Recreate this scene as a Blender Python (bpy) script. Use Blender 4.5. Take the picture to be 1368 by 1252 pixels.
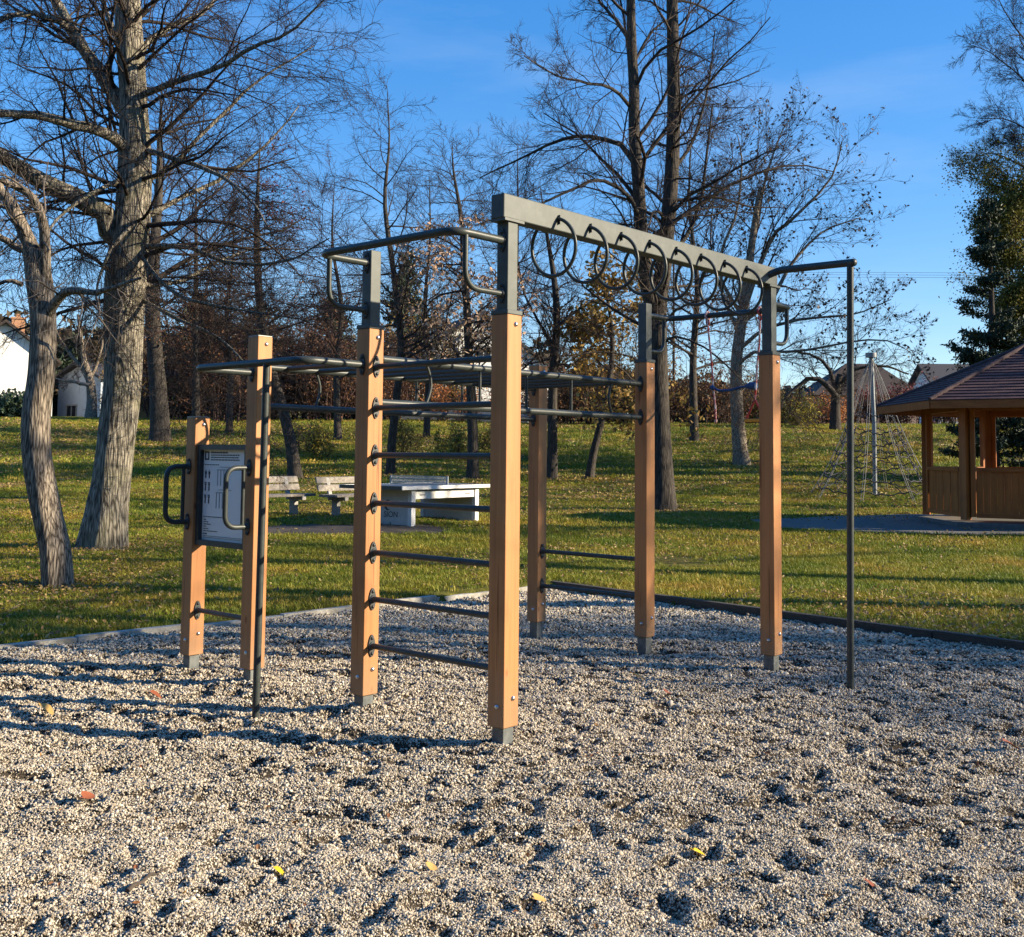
import bpy, math, random
import numpy as np
from mathutils import Vector, Matrix

for o in list(bpy.data.objects):
    bpy.data.objects.remove(o)
SC = bpy.context.scene
COL = SC.collection
R = math.radians

# ------------------------------------------------------------------ camera
S = 1.092                      # the frame was measured in units of S metres
F_PX, CX_PX, CY_PX = 1460.8, 684.0, 506.4
PITCH, ROLL, YAW = 0.0697, 0.0097, -0.7258
CAM = np.array([3.7187 * S, -4.1454 * S, 1.445 * S])
FW = np.array([math.sin(YAW), math.cos(YAW), 0.0])
RT = np.array([math.cos(YAW), -math.sin(YAW), 0.0])
UP = np.array([0, 0, 1.0])
F2 = math.cos(PITCH) * FW + math.sin(PITCH) * UP
U2 = -math.sin(PITCH) * FW + math.cos(PITCH) * UP
cr, sr = math.cos(ROLL), math.sin(ROLL)
AX, AY = cr * RT + sr * U2, -sr * RT + cr * U2
cam_data = bpy.data.cameras.new('camera')
cam = bpy.data.objects.new('camera', cam_data)
COL.objects.link(cam)
cam.matrix_world = Matrix(((AX[0], AY[0], -F2[0], CAM[0]), (AX[1], AY[1], -F2[1], CAM[1]),
                           (AX[2], AY[2], -F2[2], CAM[2]), (0, 0, 0, 1)))
cam_data.sensor_fit = 'HORIZONTAL'
cam_data.sensor_width = 36
cam_data.lens = F_PX / 1368 * 36
cam_data.shift_y = -(626 - CY_PX) / 1368
cam_data.clip_start, cam_data.clip_end = 0.1, 3000
SC.camera = cam

# ------------------------------------------------------------------ sky, sun, exposure
SUN_AZ, SUN_EL = R(35.7), R(21.0)           # azimuth from +X towards +Y
SUNV = Vector((math.cos(SUN_EL) * math.cos(SUN_AZ), math.cos(SUN_EL) * math.sin(SUN_AZ), math.sin(SUN_EL)))
world = bpy.data.worlds.new('World')
SC.world = world
world.use_nodes = True
wn = world.node_tree
bg = wn.nodes['Background']
sky = wn.nodes.new('ShaderNodeTexSky')
sky.sky_type = 'NISHITA'
sky.sun_disc = False
sky.sun_elevation = SUN_EL
sky.sun_rotation = R(90) - SUN_AZ
sky.air_density, sky.dust_density, sky.ozone_density = 1.0, 0.15, 4.0
hs = wn.nodes.new('ShaderNodeHueSaturation')
hs.inputs['Saturation'].default_value = 1.68
hs.inputs['Hue'].default_value = 0.514
sg = wn.nodes.new('ShaderNodeGamma')          # even, clear-day tone over the whole dome
sg.inputs['Gamma'].default_value = 0.6
wn.links.new(sky.outputs[0], sg.inputs['Color'])
wn.links.new(sg.outputs[0], hs.inputs['Color'])
tcw = wn.nodes.new('ShaderNodeTexCoord')
mpw = wn.nodes.new('ShaderNodeMapping')
mpw.inputs['Scale'].default_value = (1.2, 1.2, 7)
mpw.inputs['Rotation'].default_value = (.12, .08, 0)
nzw = wn.nodes.new('ShaderNodeTexNoise')
nzw.inputs['Scale'].default_value = 2.2
nzw.inputs['Detail'].default_value = 7
nzw.inputs['Roughness'].default_value = .6
rpw = wn.nodes.new('ShaderNodeMapRange')
rpw.inputs['From Min'].default_value, rpw.inputs['From Max'].default_value = .48, .80
rpw.inputs['To Max'].default_value = .12
mxw = wn.nodes.new('ShaderNodeMix')
mxw.data_type = 'RGBA'
wn.links.new(tcw.outputs['Generated'], mpw.inputs['Vector'])
wn.links.new(mpw.outputs[0], nzw.inputs['Vector'])
wn.links.new(nzw.outputs['Fac'], rpw.inputs['Value'])
wn.links.new(rpw.outputs[0], mxw.inputs['Factor'])
wn.links.new(hs.outputs[0], mxw.inputs['A'])
mxw.inputs['B'].default_value = (2.4, 2.7, 2.9, 1)      # thin high cirrus
wn.links.new(mxw.outputs['Result'], bg.inputs[0])
bg.inputs[1].default_value = 0.128
sun_data = bpy.data.lights.new('sun', 'SUN')
sun_data.energy = 3.5
sun_data.angle = R(0.5)
sun_data.color = (1.0, 0.85, 0.62)
sun = bpy.data.objects.new('sun', sun_data)
COL.objects.link(sun)
sun.rotation_euler = (-SUNV).to_track_quat('-Z', 'Y').to_euler()
sun.location = (20, 15, 20)
vs = SC.view_settings
vs.view_transform, vs.look, vs.gamma, vs.exposure = 'Standard', 'None', 1.0, 1.7
vs.use_curve_mapping = False
SC.cycles.max_bounces = 6
SC.cycles.diffuse_bounces = 1
SC.cycles.glossy_bounces = 2

# ------------------------------------------------------------------ terrain and pixel helpers
_dk = np.array([-50, 11, 14, 18, 22, 26, 30, 35, 40, 45, 52, 60, 67, 75, 100, 130, 200, 900.])
_zk = np.array([0, 0, .05, .13, .19, .25, .36, .62, 1.0, 1.5, 2.3, 3.1, 3.6, 3.85, 4.0, 6.2, 9.5, 11.0])
_dd = np.arange(-50, 900, .5)
_zz = np.interp(_dd, _dk, _zk)
_zz = np.convolve(np.pad(_zz, 4, mode='edge'), np.ones(9) / 9, 'valid')


def ld(x, y):
    rx, ry = np.asarray(x) - CAM[0], np.asarray(y) - CAM[1]
    return rx * RT[0] + ry * RT[1], rx * FW[0] + ry * FW[1]


def _hash(i, j, seed):
    n = (i * 374761393 + j * 668265263 + seed * 1442695041) & 0xffffffff
    n = ((n ^ (n >> 13)) * 1274126177) & 0xffffffff
    return ((n ^ (n >> 16)) & 0xffff) / 65535.0


def vnoise(x, y, seed=0):
    x, y = np.asarray(x, float), np.asarray(y, float)
    i, j = np.floor(x).astype(np.int64), np.floor(y).astype(np.int64)
    u, v = x - i, y - j
    u, v = u * u * (3 - 2 * u), v * v * (3 - 2 * v)
    a, b, c, d = _hash(i, j, seed), _hash(i + 1, j, seed), _hash(i, j + 1, seed), _hash(i + 1, j + 1, seed)
    return a * (1 - u) * (1 - v) + b * u * (1 - v) + c * (1 - u) * v + d * u * v


def terrain(x, y):
    l, d = ld(x, y)
    z = np.interp(d, _dd, _zz)
    w = np.clip((d - 11) / 12, 0, 1)
    return z + w * (.26 * (vnoise(np.asarray(x) / 4.5, np.asarray(y) / 4.5, 3) - .5) + .05 * (vnoise(np.asarray(x) / 1.1, np.asarray(y) / 1.1, 4) - .5))


def W(l, d, z=0.0):
    p = CAM + RT * l + FW * d
    return np.array([p[0], p[1], z])


def ray(px, py):
    u, v = px - CX_PX, py - CY_PX
    return F2 + RT * (cr * u + sr * v) / F_PX - U2 * (-sr * u + cr * v) / F_PX


def at(px, py, d):
    r = ray(px, py)
    return CAM + r * (d / (r @ FW))


def G(px, py):
    r = ray(px, py)
    k = 1 / (r @ FW)
    prev = None
    for d in np.concatenate([np.arange(3, 80, .05)]):
        p = CAM + r * (d * k)
        if p[2] <= terrain(p[0], p[1]):
            return np.array([p[0], p[1], float(terrain(p[0], p[1]))])
    p = CAM + r * (80 * k)
    return p


def dist_of(p):
    return float(ld(p[0], p[1])[1])


# ------------------------------------------------------------------ materials
def new_mat(name):
    m = bpy.data.materials.new(name)
    m.use_nodes = True
    nt = m.node_tree
    return m, nt, nt.nodes['Principled BSDF'], nt.links


def ramp(nt, stops):
    n = nt.nodes.new('ShaderNodeValToRGB')
    e = n.color_ramp.elements
    e[0].position, e[0].color = stops[0][0], (*stops[0][1], 1)
    e[1].position, e[1].color = stops[-1][0], (*stops[-1][1], 1)
    for p, c in stops[1:-1]:
        k = e.new(p)
        k.color = (*c, 1)
    return n


def noise_mat(name, stops, scale=5, stretch=(1, 1, 1), detail=6, rough=.8, bump=0.0, bscale=None, metallic=0.0, bdist=.01,
              spec=.5, rough_n=0.55, dirt=None):
    m, nt, b, L = new_mat(name)
    tc = nt.nodes.new('ShaderNodeTexCoord')
    mp = nt.nodes.new('ShaderNodeMapping')
    mp.inputs['Scale'].default_value = stretch
    L.new(tc.outputs['Object'], mp.inputs['Vector'])
    n = nt.nodes.new('ShaderNodeTexNoise')
    n.inputs['Scale'].default_value = scale
    n.inputs['Detail'].default_value = detail
    n.inputs['Roughness'].default_value = rough_n
    L.new(mp.outputs[0], n.inputs['Vector'])
    r = ramp(nt, stops)
    L.new(n.outputs['Fac'], r.inputs['Fac'])
    out = r.outputs[0]
    if dirt:
        n2 = nt.nodes.new('ShaderNodeTexNoise')
        n2.inputs['Scale'].default_value = dirt[1]
        n2.inputs['Detail'].default_value = 4
        L.new(tc.outputs['Object'], n2.inputs['Vector'])
        r2 = ramp(nt, [(.45, (0, 0, 0)), (.7, (1, 1, 1))])
        L.new(n2.outputs['Fac'], r2.inputs['Fac'])
        mx = nt.nodes.new('ShaderNodeMix')
        mx.data_type = 'RGBA'
        L.new(r2.outputs[0], mx.inputs['Factor'])
        L.new(out, mx.inputs['A'])
        mx.inputs['B'].default_value = (*dirt[0], 1)
        out = mx.outputs['Result']
    L.new(out, b.inputs['Base Color'])
    b.inputs['Roughness'].default_value = rough
    b.inputs['Metallic'].default_value = metallic
    b.inputs['Specular IOR Level'].default_value = spec
    if bump:
        nb = n
        if bscale:
            nb = nt.nodes.new('ShaderNodeTexNoise')
            nb.inputs['Scale'].default_value = bscale
            nb.inputs['Detail'].default_value = 5
            L.new(mp.outputs[0], nb.inputs['Vector'])
        bp = nt.nodes.new('ShaderNodeBump')
        bp.inputs['Strength'].default_value = bump
        bp.inputs['Distance'].default_value = bdist
        L.new(nb.outputs['Fac'], bp.inputs['Height'])
        L.new(bp.outputs[0], b.inputs['Normal'])
    return m


def flat_mat(name, c, rough=.6, metallic=0.0, spec=.5):
    m, nt, b, L = new_mat(name)
    b.inputs['Base Color'].default_value = (*c, 1)
    b.inputs['Roughness'].default_value = rough
    b.inputs['Metallic'].default_value = metallic
    b.inputs['Specular IOR Level'].default_value = spec
    return m


def leaf_mat(name, cols, rough=.6, trans=.25, use_object=False):
    """colour differs leaf by leaf: Random Per Island, or per instance"""
    m, nt, b, L = new_mat(name)
    if use_object:
        src = nt.nodes.new('ShaderNodeObjectInfo').outputs['Random']
    else:
        src = nt.nodes.new('ShaderNodeNewGeometry').outputs['Random Per Island']
    r = ramp(nt, [(i / (len(cols) - 1), c) for i, c in enumerate(cols)])
    L.new(src, r.inputs['Fac'])
    L.new(r.outputs[0], b.inputs['Base Color'])
    b.inputs['Roughness'].default_value = rough
    b.inputs['Specular IOR Level'].default_value = .3
    if trans:
        tr = nt.nodes.new('ShaderNodeBsdfTranslucent')
        L.new(r.outputs[0], tr.inputs['Color'])
        mx = nt.nodes.new('ShaderNodeMixShader')
        mx.inputs[0].default_value = trans
        L.new(b.outputs[0], mx.inputs[1])
        L.new(tr.outputs[0], mx.inputs[2])
        L.new(mx.outputs[0], nt.nodes['Material Output'].inputs['Surface'])
    return m


def bark_mat(name, dark, light, scale=9, bump=1.0, bdist=.03, moss=None):
    m, nt, b, L = new_mat(name)
    tc = nt.nodes.new('ShaderNodeTexCoord')
    mp = nt.nodes.new('ShaderNodeMapping')
    mp.inputs['Scale'].default_value = (1, 1, .13)
    L.new(tc.outputs['Object'], mp.inputs['Vector'])
    nw = nt.nodes.new('ShaderNodeTexNoise')
    nw.inputs['Scale'].default_value = 5
    L.new(mp.outputs[0], nw.inputs['Vector'])
    wv = nt.nodes.new('ShaderNodeVectorMath')
    wv.operation = 'MULTIPLY_ADD'
    wv.inputs[1].default_value = (.10, .10, .10)
    L.new(nw.outputs['Color'], wv.inputs[0])
    L.new(mp.outputs[0], wv.inputs[2])
    v = nt.nodes.new('ShaderNodeTexVoronoi')
    v.feature = 'DISTANCE_TO_EDGE'
    v.inputs['Scale'].default_value = scale
    L.new(wv.outputs[0], v.inputs['Vector'])
    n = nt.nodes.new('ShaderNodeTexNoise')
    n.inputs['Scale'].default_value = scale * 1.3
    n.inputs['Detail'].default_value = 8
    n.inputs['Roughness'].default_value = .65
    L.new(wv.outputs[0], n.inputs['Vector'])
    ml = nt.nodes.new('ShaderNodeMath')
    ml.operation = 'MULTIPLY_ADD'
    mr = nt.nodes.new('ShaderNodeMapRange')
    mr.inputs['From Max'].default_value = .28
    L.new(v.outputs['Distance'], mr.inputs['Value'])
    L.new(mr.outputs[0], ml.inputs[0])
    ml.inputs[1].default_value = .26
    mm = nt.nodes.new('ShaderNodeMath')
    mm.operation = 'MULTIPLY'
    mm.inputs[1].default_value = .85
    L.new(n.outputs['Fac'], mm.inputs[0])
    L.new(mm.outputs[0], ml.inputs[2])
    mid = tuple((a + c) / 2 for a, c in zip(dark, light))
    r = ramp(nt, [(.40, dark), (.58, mid), (.80, light)])
    L.new(ml.outputs[0], r.inputs['Fac'])
    out = r.outputs[0]
    if moss:
        n2 = nt.nodes.new('ShaderNodeTexNoise')
        n2.inputs['Scale'].default_value = 2.3
        n2.inputs['Detail'].default_value = 5
        L.new(tc.outputs['Object'], n2.inputs['Vector'])
        r2 = ramp(nt, [(.5, (0, 0, 0)), (.68, (.55, .55, .55))])
        L.new(n2.outputs['Fac'], r2.inputs['Fac'])
        mx = nt.nodes.new('ShaderNodeMix')
        mx.data_type = 'RGBA'
        L.new(r2.outputs[0], mx.inputs['Factor'])
        L.new(out, mx.inputs['A'])
        mx.inputs['B'].default_value = (*moss, 1)
        out = mx.outputs['Result']
    L.new(out, b.inputs['Base Color'])
    b.inputs['Roughness'].default_value = .9
    b.inputs['Specular IOR Level'].default_value = .2
    bp = nt.nodes.new('ShaderNodeBump')
    bp.inputs['Strength'].default_value = bump
    bp.inputs['Distance'].default_value = bdist
    L.new(ml.outputs[0], bp.inputs['Height'])
    L.new(bp.outputs[0], b.inputs['Normal'])
    return m


def wood_mat(name, dark, light, axis=2, scale=1.0, rough=.55, bump=.25):
    """planed timber: long streaks along an axis, fine pores, a few darker patches"""
    m, nt, b, L = new_mat(name)
    tc = nt.nodes.new('ShaderNodeTexCoord')
    mp = nt.nodes.new('ShaderNodeMapping')
    st = [1.0, 1.0, 1.0]
    st[axis] = .035
    mp.inputs['Scale'].default_value = st
    L.new(tc.outputs['Object'], mp.inputs['Vector'])
    n = nt.nodes.new('ShaderNodeTexNoise')
    n.inputs['Scale'].default_value = 60 * scale
    n.inputs['Detail'].default_value = 8
    n.inputs['Roughness'].default_value = .6
    n.inputs['Distortion'].default_value = .6
    L.new(mp.outputs[0], n.inputs['Vector'])
    n2 = nt.nodes.new('ShaderNodeTexNoise')
    n2.inputs['Scale'].default_value = 14 * scale
    n2.inputs['Detail'].default_value = 3
    L.new(mp.outputs[0], n2.inputs['Vector'])
    ad = nt.nodes.new('ShaderNodeMath')
    ad.operation = 'MULTIPLY_ADD'
    ad.inputs[1].default_value = .5
    L.new(n.outputs['Fac'], ad.inputs[0])
    m2 = nt.nodes.new('ShaderNodeMath')
    m2.operation = 'MULTIPLY'
    m2.inputs[1].default_value = .5
    L.new(n2.outputs['Fac'], m2.inputs[0])
    L.new(m2.outputs[0], ad.inputs[2])
    r = ramp(nt, [(.36, dark), (.52, tuple(.45 * a + .55 * c for a, c in zip(dark, light))), (.66, light)])
    L.new(ad.outputs[0], r.inputs['Fac'])
    # weathering blotches
    n3 = nt.nodes.new('ShaderNodeTexNoise')
    n3.inputs['Scale'].default_value = 3.2
    n3.inputs['Detail'].default_value = 6
    L.new(tc.outputs['Object'], n3.inputs['Vector'])
    r3 = ramp(nt, [(.52, (1, 1, 1)), (.8, (.72, .68, .66))])
    L.new(n3.outputs['Fac'], r3.inputs['Fac'])
    mx = nt.nodes.new('ShaderNodeMix')
    mx.data_type = 'RGBA'
    mx.blend_type = 'MULTIPLY'
    mx.inputs['Factor'].default_value = 1
    L.new(r.outputs[0], mx.inputs['A'])
    L.new(r3.outputs[0], mx.inputs['B'])
    L.new(mx.outputs['Result'], b.inputs['Base Color'])
    b.inputs['Roughness'].default_value = rough
    b.inputs['Specular IOR Level'].default_value = .35
    bp = nt.nodes.new('ShaderNodeBump')
    bp.inputs['Strength'].default_value = bump
    bp.inputs['Distance'].default_value = .002
    L.new(ad.outputs[0], bp.inputs['Height'])
    L.new(bp.outputs[0], b.inputs['Normal'])
    return m


M = {}
def add_wear(m, z0):
    nt = m.node_tree
    b = nt.nodes['Principled BSDF']; L = nt.links
    src = b.inputs['Base Color'].links[0].from_socket
    tc = nt.nodes.new('ShaderNodeTexCoord')
    mp = nt.nodes.new('ShaderNodeMapping'); mp.inputs['Scale'].default_value = (1, 1, .022)
    L.new(tc.outputs['Object'], mp.inputs['Vector'])
    n = nt.nodes.new('ShaderNodeTexNoise'); n.inputs['Scale'].default_value = 48; n.inputs['Detail'].default_value = 2
    L.new(mp.outputs[0], n.inputs['Vector'])
    rc = ramp(nt, [(.66, (1, 1, 1)), (.70, (.45, .38, .34))])
    L.new(n.outputs['Fac'], rc.inputs['Fac'])
    v = nt.nodes.new('ShaderNodeTexVoronoi'); v.inputs['Scale'].default_value = 5.5
    mp2 = nt.nodes.new('ShaderNodeMapping'); mp2.inputs['Scale'].default_value = (1, 1, .5)
    L.new(tc.outputs['Object'], mp2.inputs['Vector']); L.new(mp2.outputs[0], v.inputs['Vector'])
    rk = ramp(nt, [(.05, (.42, .34, .30)), (.10, (1, 1, 1))])
    L.new(v.outputs['Distance'], rk.inputs['Fac'])
    m1 = nt.nodes.new('ShaderNodeMix'); m1.data_type = 'RGBA'; m1.blend_type = 'MULTIPLY'; m1.inputs['Factor'].default_value = .85
    L.new(src, m1.inputs['A']); L.new(rc.outputs[0], m1.inputs['B'])
    m2 = nt.nodes.new('ShaderNodeMix'); m2.data_type = 'RGBA'; m2.blend_type = 'MULTIPLY'; m2.inputs['Factor'].default_value = .8
    L.new(m1.outputs['Result'], m2.inputs['A']); L.new(rk.outputs[0], m2.inputs['B'])
    # splashed dust low on the post
    sp = nt.nodes.new('ShaderNodeSeparateXYZ'); L.new(tc.outputs['Object'], sp.inputs[0])
    n4 = nt.nodes.new('ShaderNodeTexNoise'); n4.inputs['Scale'].default_value = 26; n4.inputs['Detail'].default_value = 6
    L.new(tc.outputs['Object'], n4.inputs['Vector'])
    ma = nt.nodes.new('ShaderNodeMath'); ma.operation = 'MULTIPLY_ADD'; ma.inputs[1].default_value = -.5
    L.new(n4.outputs['Fac'], ma.inputs[0]); L.new(sp.outputs['Z'], ma.inputs[2])
    mr = nt.nodes.new('ShaderNodeMapRange'); mr.inputs['From Min'].default_value = z0 + .10; mr.inputs['From Max'].default_value = z0 - .22
    mr.inputs['To Max'].default_value = .55
    L.new(ma.outputs[0], mr.inputs['Value'])
    m3 = nt.nodes.new('ShaderNodeMix'); m3.data_type = 'RGBA'
    L.new(mr.outputs[0], m3.inputs['Factor']); L.new(m2.outputs['Result'], m3.inputs['A']); m3.inputs['B'].default_value = (.30, .19, .11, 1)
    L.new(m3.outputs['Result'], b.inputs['Base Color'])


M['post_wood'] = wood_mat('oiled_larch', (.37, .155, .052), (.50, .225, .082))
add_wear(M['post_wood'], .11)
M['steel'] = noise_mat('anthracite_paint', [(.30, (.026, .032, .031)), (.55, (.042, .050, .047)), (.72, (.062, .070, .066))], 16, detail=10, rough=.42, bump=.06, bscale=240, spec=.35, rough_n=.72)
M['beam'] = noise_mat('grey_painted_beam', [(.30, (.050, .060, .057)), (.55, (.072, .083, .078)), (.72, (.098, .108, .101))], 13, detail=10, rough=.5, bump=.05, bscale=240, spec=.35, rough_n=.7)
M['galv'] = noise_mat('galvanised_steel', [(.35, (.20, .215, .21)), (.65, (.30, .315, .30))], 22, rough=.45, metallic=.25)
M['footing'] = noise_mat('galvanised_footing', [(.35, (.09, .10, .10)), (.65, (.16, .17, .165))], 18, rough=.55, metallic=.2)
M['bolt'] = flat_mat('stainless_bolt', (.55, .56, .57), .28, .9)
M['dark_steel'] = noise_mat('dark_plate', [(.3, (.026, .030, .030)), (.7, (.05, .055, .054))], 20, rough=.5)
M['board_sheet'] = flat_mat('board_sheet', (.82, .81, .77), .5)
M['print'] = flat_mat('board_print', (.06, .06, .06), .6)
M['print_grey'] = flat_mat('board_print_grey', (.34, .34, .33), .6)
M['bark_grey'] = bark_mat('grey_furrowed_bark', (.045, .038, .030), (.46, .41, .325), 24, 1.0, .03, moss=(.20, .19, .115))
M['bark_pale'] = bark_mat('pale_flaking_bark', (.055, .043, .033), (.44, .365, .28), 34, 1.0, .02)
M['bark_dark'] = bark_mat('dark_bark', (.03, .026, .023), (.10, .085, .07), 22, .8, .03)
M['twig'] = noise_mat('twig_bark', [(.3, (.024, .018, .016)), (.7, (.060, .047, .041))], 7, rough=.85, spec=.2)
M['twig_pale'] = noise_mat('pale_twig_bark', [(.3, (.07, .055, .045)), (.7, (.18, .15, .125))], 7, rough=.85, spec=.2)
M['twig_red'] = noise_mat('reddish_twig_bark', [(.3, (.040, .024, .022)), (.7, (.10, .06, .052))], 7, rough=.85, spec=.2)


# ------------------------------------------------------------------ object helpers
ORG = {}


def mesh_from(name, V, faces_flat, sizes, smooth=True):
    me = bpy.data.meshes.new(name)
    V = np.asarray(V, np.float32)
    faces_flat = np.asarray(faces_flat, np.int32)
    sizes = np.asarray(sizes, np.int32)
    me.vertices.add(len(V))
    me.vertices.foreach_set('co', V.ravel())
    me.loops.add(len(faces_flat))
    me.loops.foreach_set('vertex_index', faces_flat)
    me.polygons.add(len(sizes))
    st = np.zeros(len(sizes), np.int32)
    st[1:] = np.cumsum(sizes)[:-1]
    me.polygons.foreach_set('loop_start', st)
    me.polygons.foreach_set('use_smooth', np.full(len(sizes), smooth, dtype=bool) if np.isscalar(smooth) else smooth)
    me.update(calc_edges=True)
    me.validate()
    return me


def tag(o, label=None, cat=None, group=None, kind=None):
    if label: o['label'] = label
    if cat: o['category'] = cat
    if group: o['group'] = group
    if kind: o['kind'] = kind
    return o


def empty(name, loc, label, cat, group=None):
    o = bpy.data.objects.new(name, None)
    COL.objects.link(o)
    o.empty_display_size = .2
    o.location = [float(v) for v in loc]
    ORG[o.name] = np.array(loc, float)
    return tag(o, label, cat, group)


def link_mesh(name, me, mats, parent=None):
    o = bpy.data.objects.new(name, me)
    if isinstance(mats, (list, tuple)):
        for m in mats: me.materials.append(m)
    else:
        me.materials.append(mats)
    COL.objects.link(o)
    if parent is not None:
        o.parent = parent
        ORG[o.name] = ORG.get(parent.name, np.zeros(3))
    return o


class MB:
    """collects shapes in world coordinates, links them as ONE mesh object"""

    def __init__(s):
        s.v, s.f, s.sm, s.mi = [], [], [], []

    def add(s, V, F, smooth=False, mi=0):
        b = len(s.v)
        s.v += [tuple(map(float, p)) for p in V]
        s.f += [tuple(i + b for i in f) for f in F]
        s.sm += [smooth] * len(F)
        s.mi += [mi] * len(F)
        return s

    def box(s, c, d, ax=None, mi=0):
        """centre, full sizes, optional three axis vectors"""
        c = np.array(c, float)
        if ax is None: ax = np.eye(3)
        ax = [np.array(a, float) for a in ax]
        V = []
        for sx in (-.5, .5):
            for sy in (-.5, .5):
                for sz in (-.5, .5):
                    V.append(c + ax[0] * d[0] * sx + ax[1] * d[1] * sy + ax[2] * d[2] * sz)
        return s.add(V, [(0, 1, 3, 2), (4, 6, 7, 5), (0, 4, 5, 1), (2, 3, 7, 6), (0, 2, 6, 4), (1, 5, 7, 3)], False, mi)

    def tube(s, pts, r, n=10, closed=False, caps=True, mi=0):
        P = [np.array(p, float) for p in pts]
        K = len(P)
        rr = [r] * K if np.isscalar(r) else list(r)
        T = []
        for i in range(K):
            a = P[(i - 1) % K] if (closed or i > 0) else P[i]
            b = P[(i + 1) % K] if (closed or i < K - 1) else P[i]
            t = b - a
            T.append(t / (np.linalg.norm(t) + 1e-12))
        ref = np.eye(3)[int(np.argmin(np.abs(T[0])))]
        u = np.cross(T[0], ref)
        u /= np.linalg.norm(u)
        V = []
        for i in range(K):
            u = u - T[i] * (u @ T[i])
            u /= np.linalg.norm(u)
            w = np.cross(T[i], u)
            for k in range(n):
                a = 2 * math.pi * k / n
                V.append(P[i] + rr[i] * (math.cos(a) * u + math.sin(a) * w))
        F = []
        for i in range(K if closed else K - 1):
            j = (i + 1) % K
            for k in range(n):
                F.append((i * n + k, i * n + (k + 1) % n, j * n + (k + 1) % n, j * n + k))
        s.add(V, F, True, mi)
        if caps and not closed:
            s.add([V[k] for k in range(n)], [tuple(range(n - 1, -1, -1))], False, mi)
            s.add([V[(K - 1) * n + k] for k in range(n)], [tuple(range(n))], False, mi)
        return s

    def prism(s, poly, off, mi=0):
        """polygon (list of 3-D points) extruded by the vector off"""
        n = len(poly)
        A = [np.array(p, float) for p in poly]
        B = [p + np.array(off, float) for p in A]
        F = [tuple(range(n - 1, -1, -1)), tuple(range(n, 2 * n))]
        F += [(k, (k + 1) % n, n + (k + 1) % n, n + k) for k in range(n)]
        return s.add(A + B, F, False, mi)

    def dome(s, c, nrm, r, h, n=10, mi=0):
        nrm = np.array(nrm, float)
        ref = np.eye(3)[int(np.argmin(np.abs(nrm)))]
        u = np.cross(nrm, ref); u /= np.linalg.norm(u)
        w = np.cross(nrm, u)
        V, F = [], []
        lev = [(1, 0), (.92, .45), (.6, .82)]
        for fr, fh in lev:
            for k in range(n):
                a = 2 * math.pi * k / n
                V.append(np.array(c) + nrm * h * fh + r * fr * (math.cos(a) * u + math.sin(a) * w))
        V.append(np.array(c) + nrm * h)
        for i in range(2):
            for k in range(n):
                F.append((i * n + k, i * n + (k + 1) % n, (i + 1) * n + (k + 1) % n, (i + 1) * n + k))
        for k in range(n):
            F.append((2 * n + k, 2 * n + (k + 1) % n, 3 * n))
        return s.add(V, F, True, mi)

    def build(s, name, mats, parent=None, bevel=0.0):
        org = ORG.get(parent.name, np.zeros(3)) if parent is not None else np.zeros(3)
        V = np.array(s.v) - org
        me = mesh_from(name, V, np.concatenate([np.array(f) for f in s.f]), [len(f) for f in s.f], np.array(s.sm))
        if isinstance(mats, (list, tuple)):
            me.polygons.foreach_set('material_index', np.array(s.mi, np.int32))
        o = link_mesh(name, me, mats, parent)
        if bevel:
            bv = o.modifiers.new('bevel', 'BEVEL')
            bv.width, bv.segments, bv.limit_method = bevel, 2, 'ANGLE'
        return o


def recenter(o, loc):
    """move a single-mesh thing's origin to its base"""
    loc = np.array(loc, float)
    o.data.transform(Matrix.Translation(Vector(-loc)))
    o.location = loc
    return o


def bend(pts, rad=.1, n=6):
    """polyline with its inner corners rounded"""
    P = [np.array(p, float) for p in pts]
    out = [P[0]]
    for i in range(1, len(P) - 1):
        a, b, c = P[i - 1], P[i], P[i + 1]
        d1, d2 = a - b, c - b
        r = min(rad, np.linalg.norm(d1) * .49, np.linalg.norm(d2) * .49)
        p1, p2 = b + d1 / np.linalg.norm(d1) * r, b + d2 / np.linalg.norm(d2) * r
        for k in range(n + 1):
            t = k / n
            out.append((1 - t) ** 2 * p1 + 2 * t * (1 - t) * b + t * t * p2)
    out.append(P[-1])
    return out


# ------------------------------------------------------------------ ground: gravel pit and lawn
PIT_X = -4.62          # left edge of the pit (kerb), the pit lies on +x
PIT_Y0, PIT_SLOPE = 5.30, -.082   # back edge y at x = 0 and its slope


def kerb_x(y): return -4.80 + .055 * np.maximum(np.asarray(y, float), -1.0) + .03 * np.sin(np.asarray(y, float) * 1.3)
def edge_y(x): return 5.37 - .105 * np.minimum(np.asarray(x, float), 20)
def in_pit(x, y, m=0.0): return (np.asarray(x) > kerb_x(y) + m) & (np.asarray(y) < edge_y(x) - m)


rng = np.random.default_rng(7)
# gravel height on a raster: soft undulation, foot dents, little heaps round the posts
GX0, GX1, GY0, GY1, GS = -6.0, 10.5, -6.0, 6.5, .02
gx, gy = np.meshgrid(np.arange(GX0, GX1, GS), np.arange(GY0, GY1, GS), indexing='ij')
GH = .024 * (vnoise(gx / 1.3, gy / 1.3, 11) - .5) + .024 * (vnoise(gx / .42, gy / .42, 12) - .5) + .026 * (vnoise(gx / .17, gy / .17, 13) - .5) \
    + .020 * (vnoise(gx / .07, gy / .07, 14) - .5)


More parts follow.
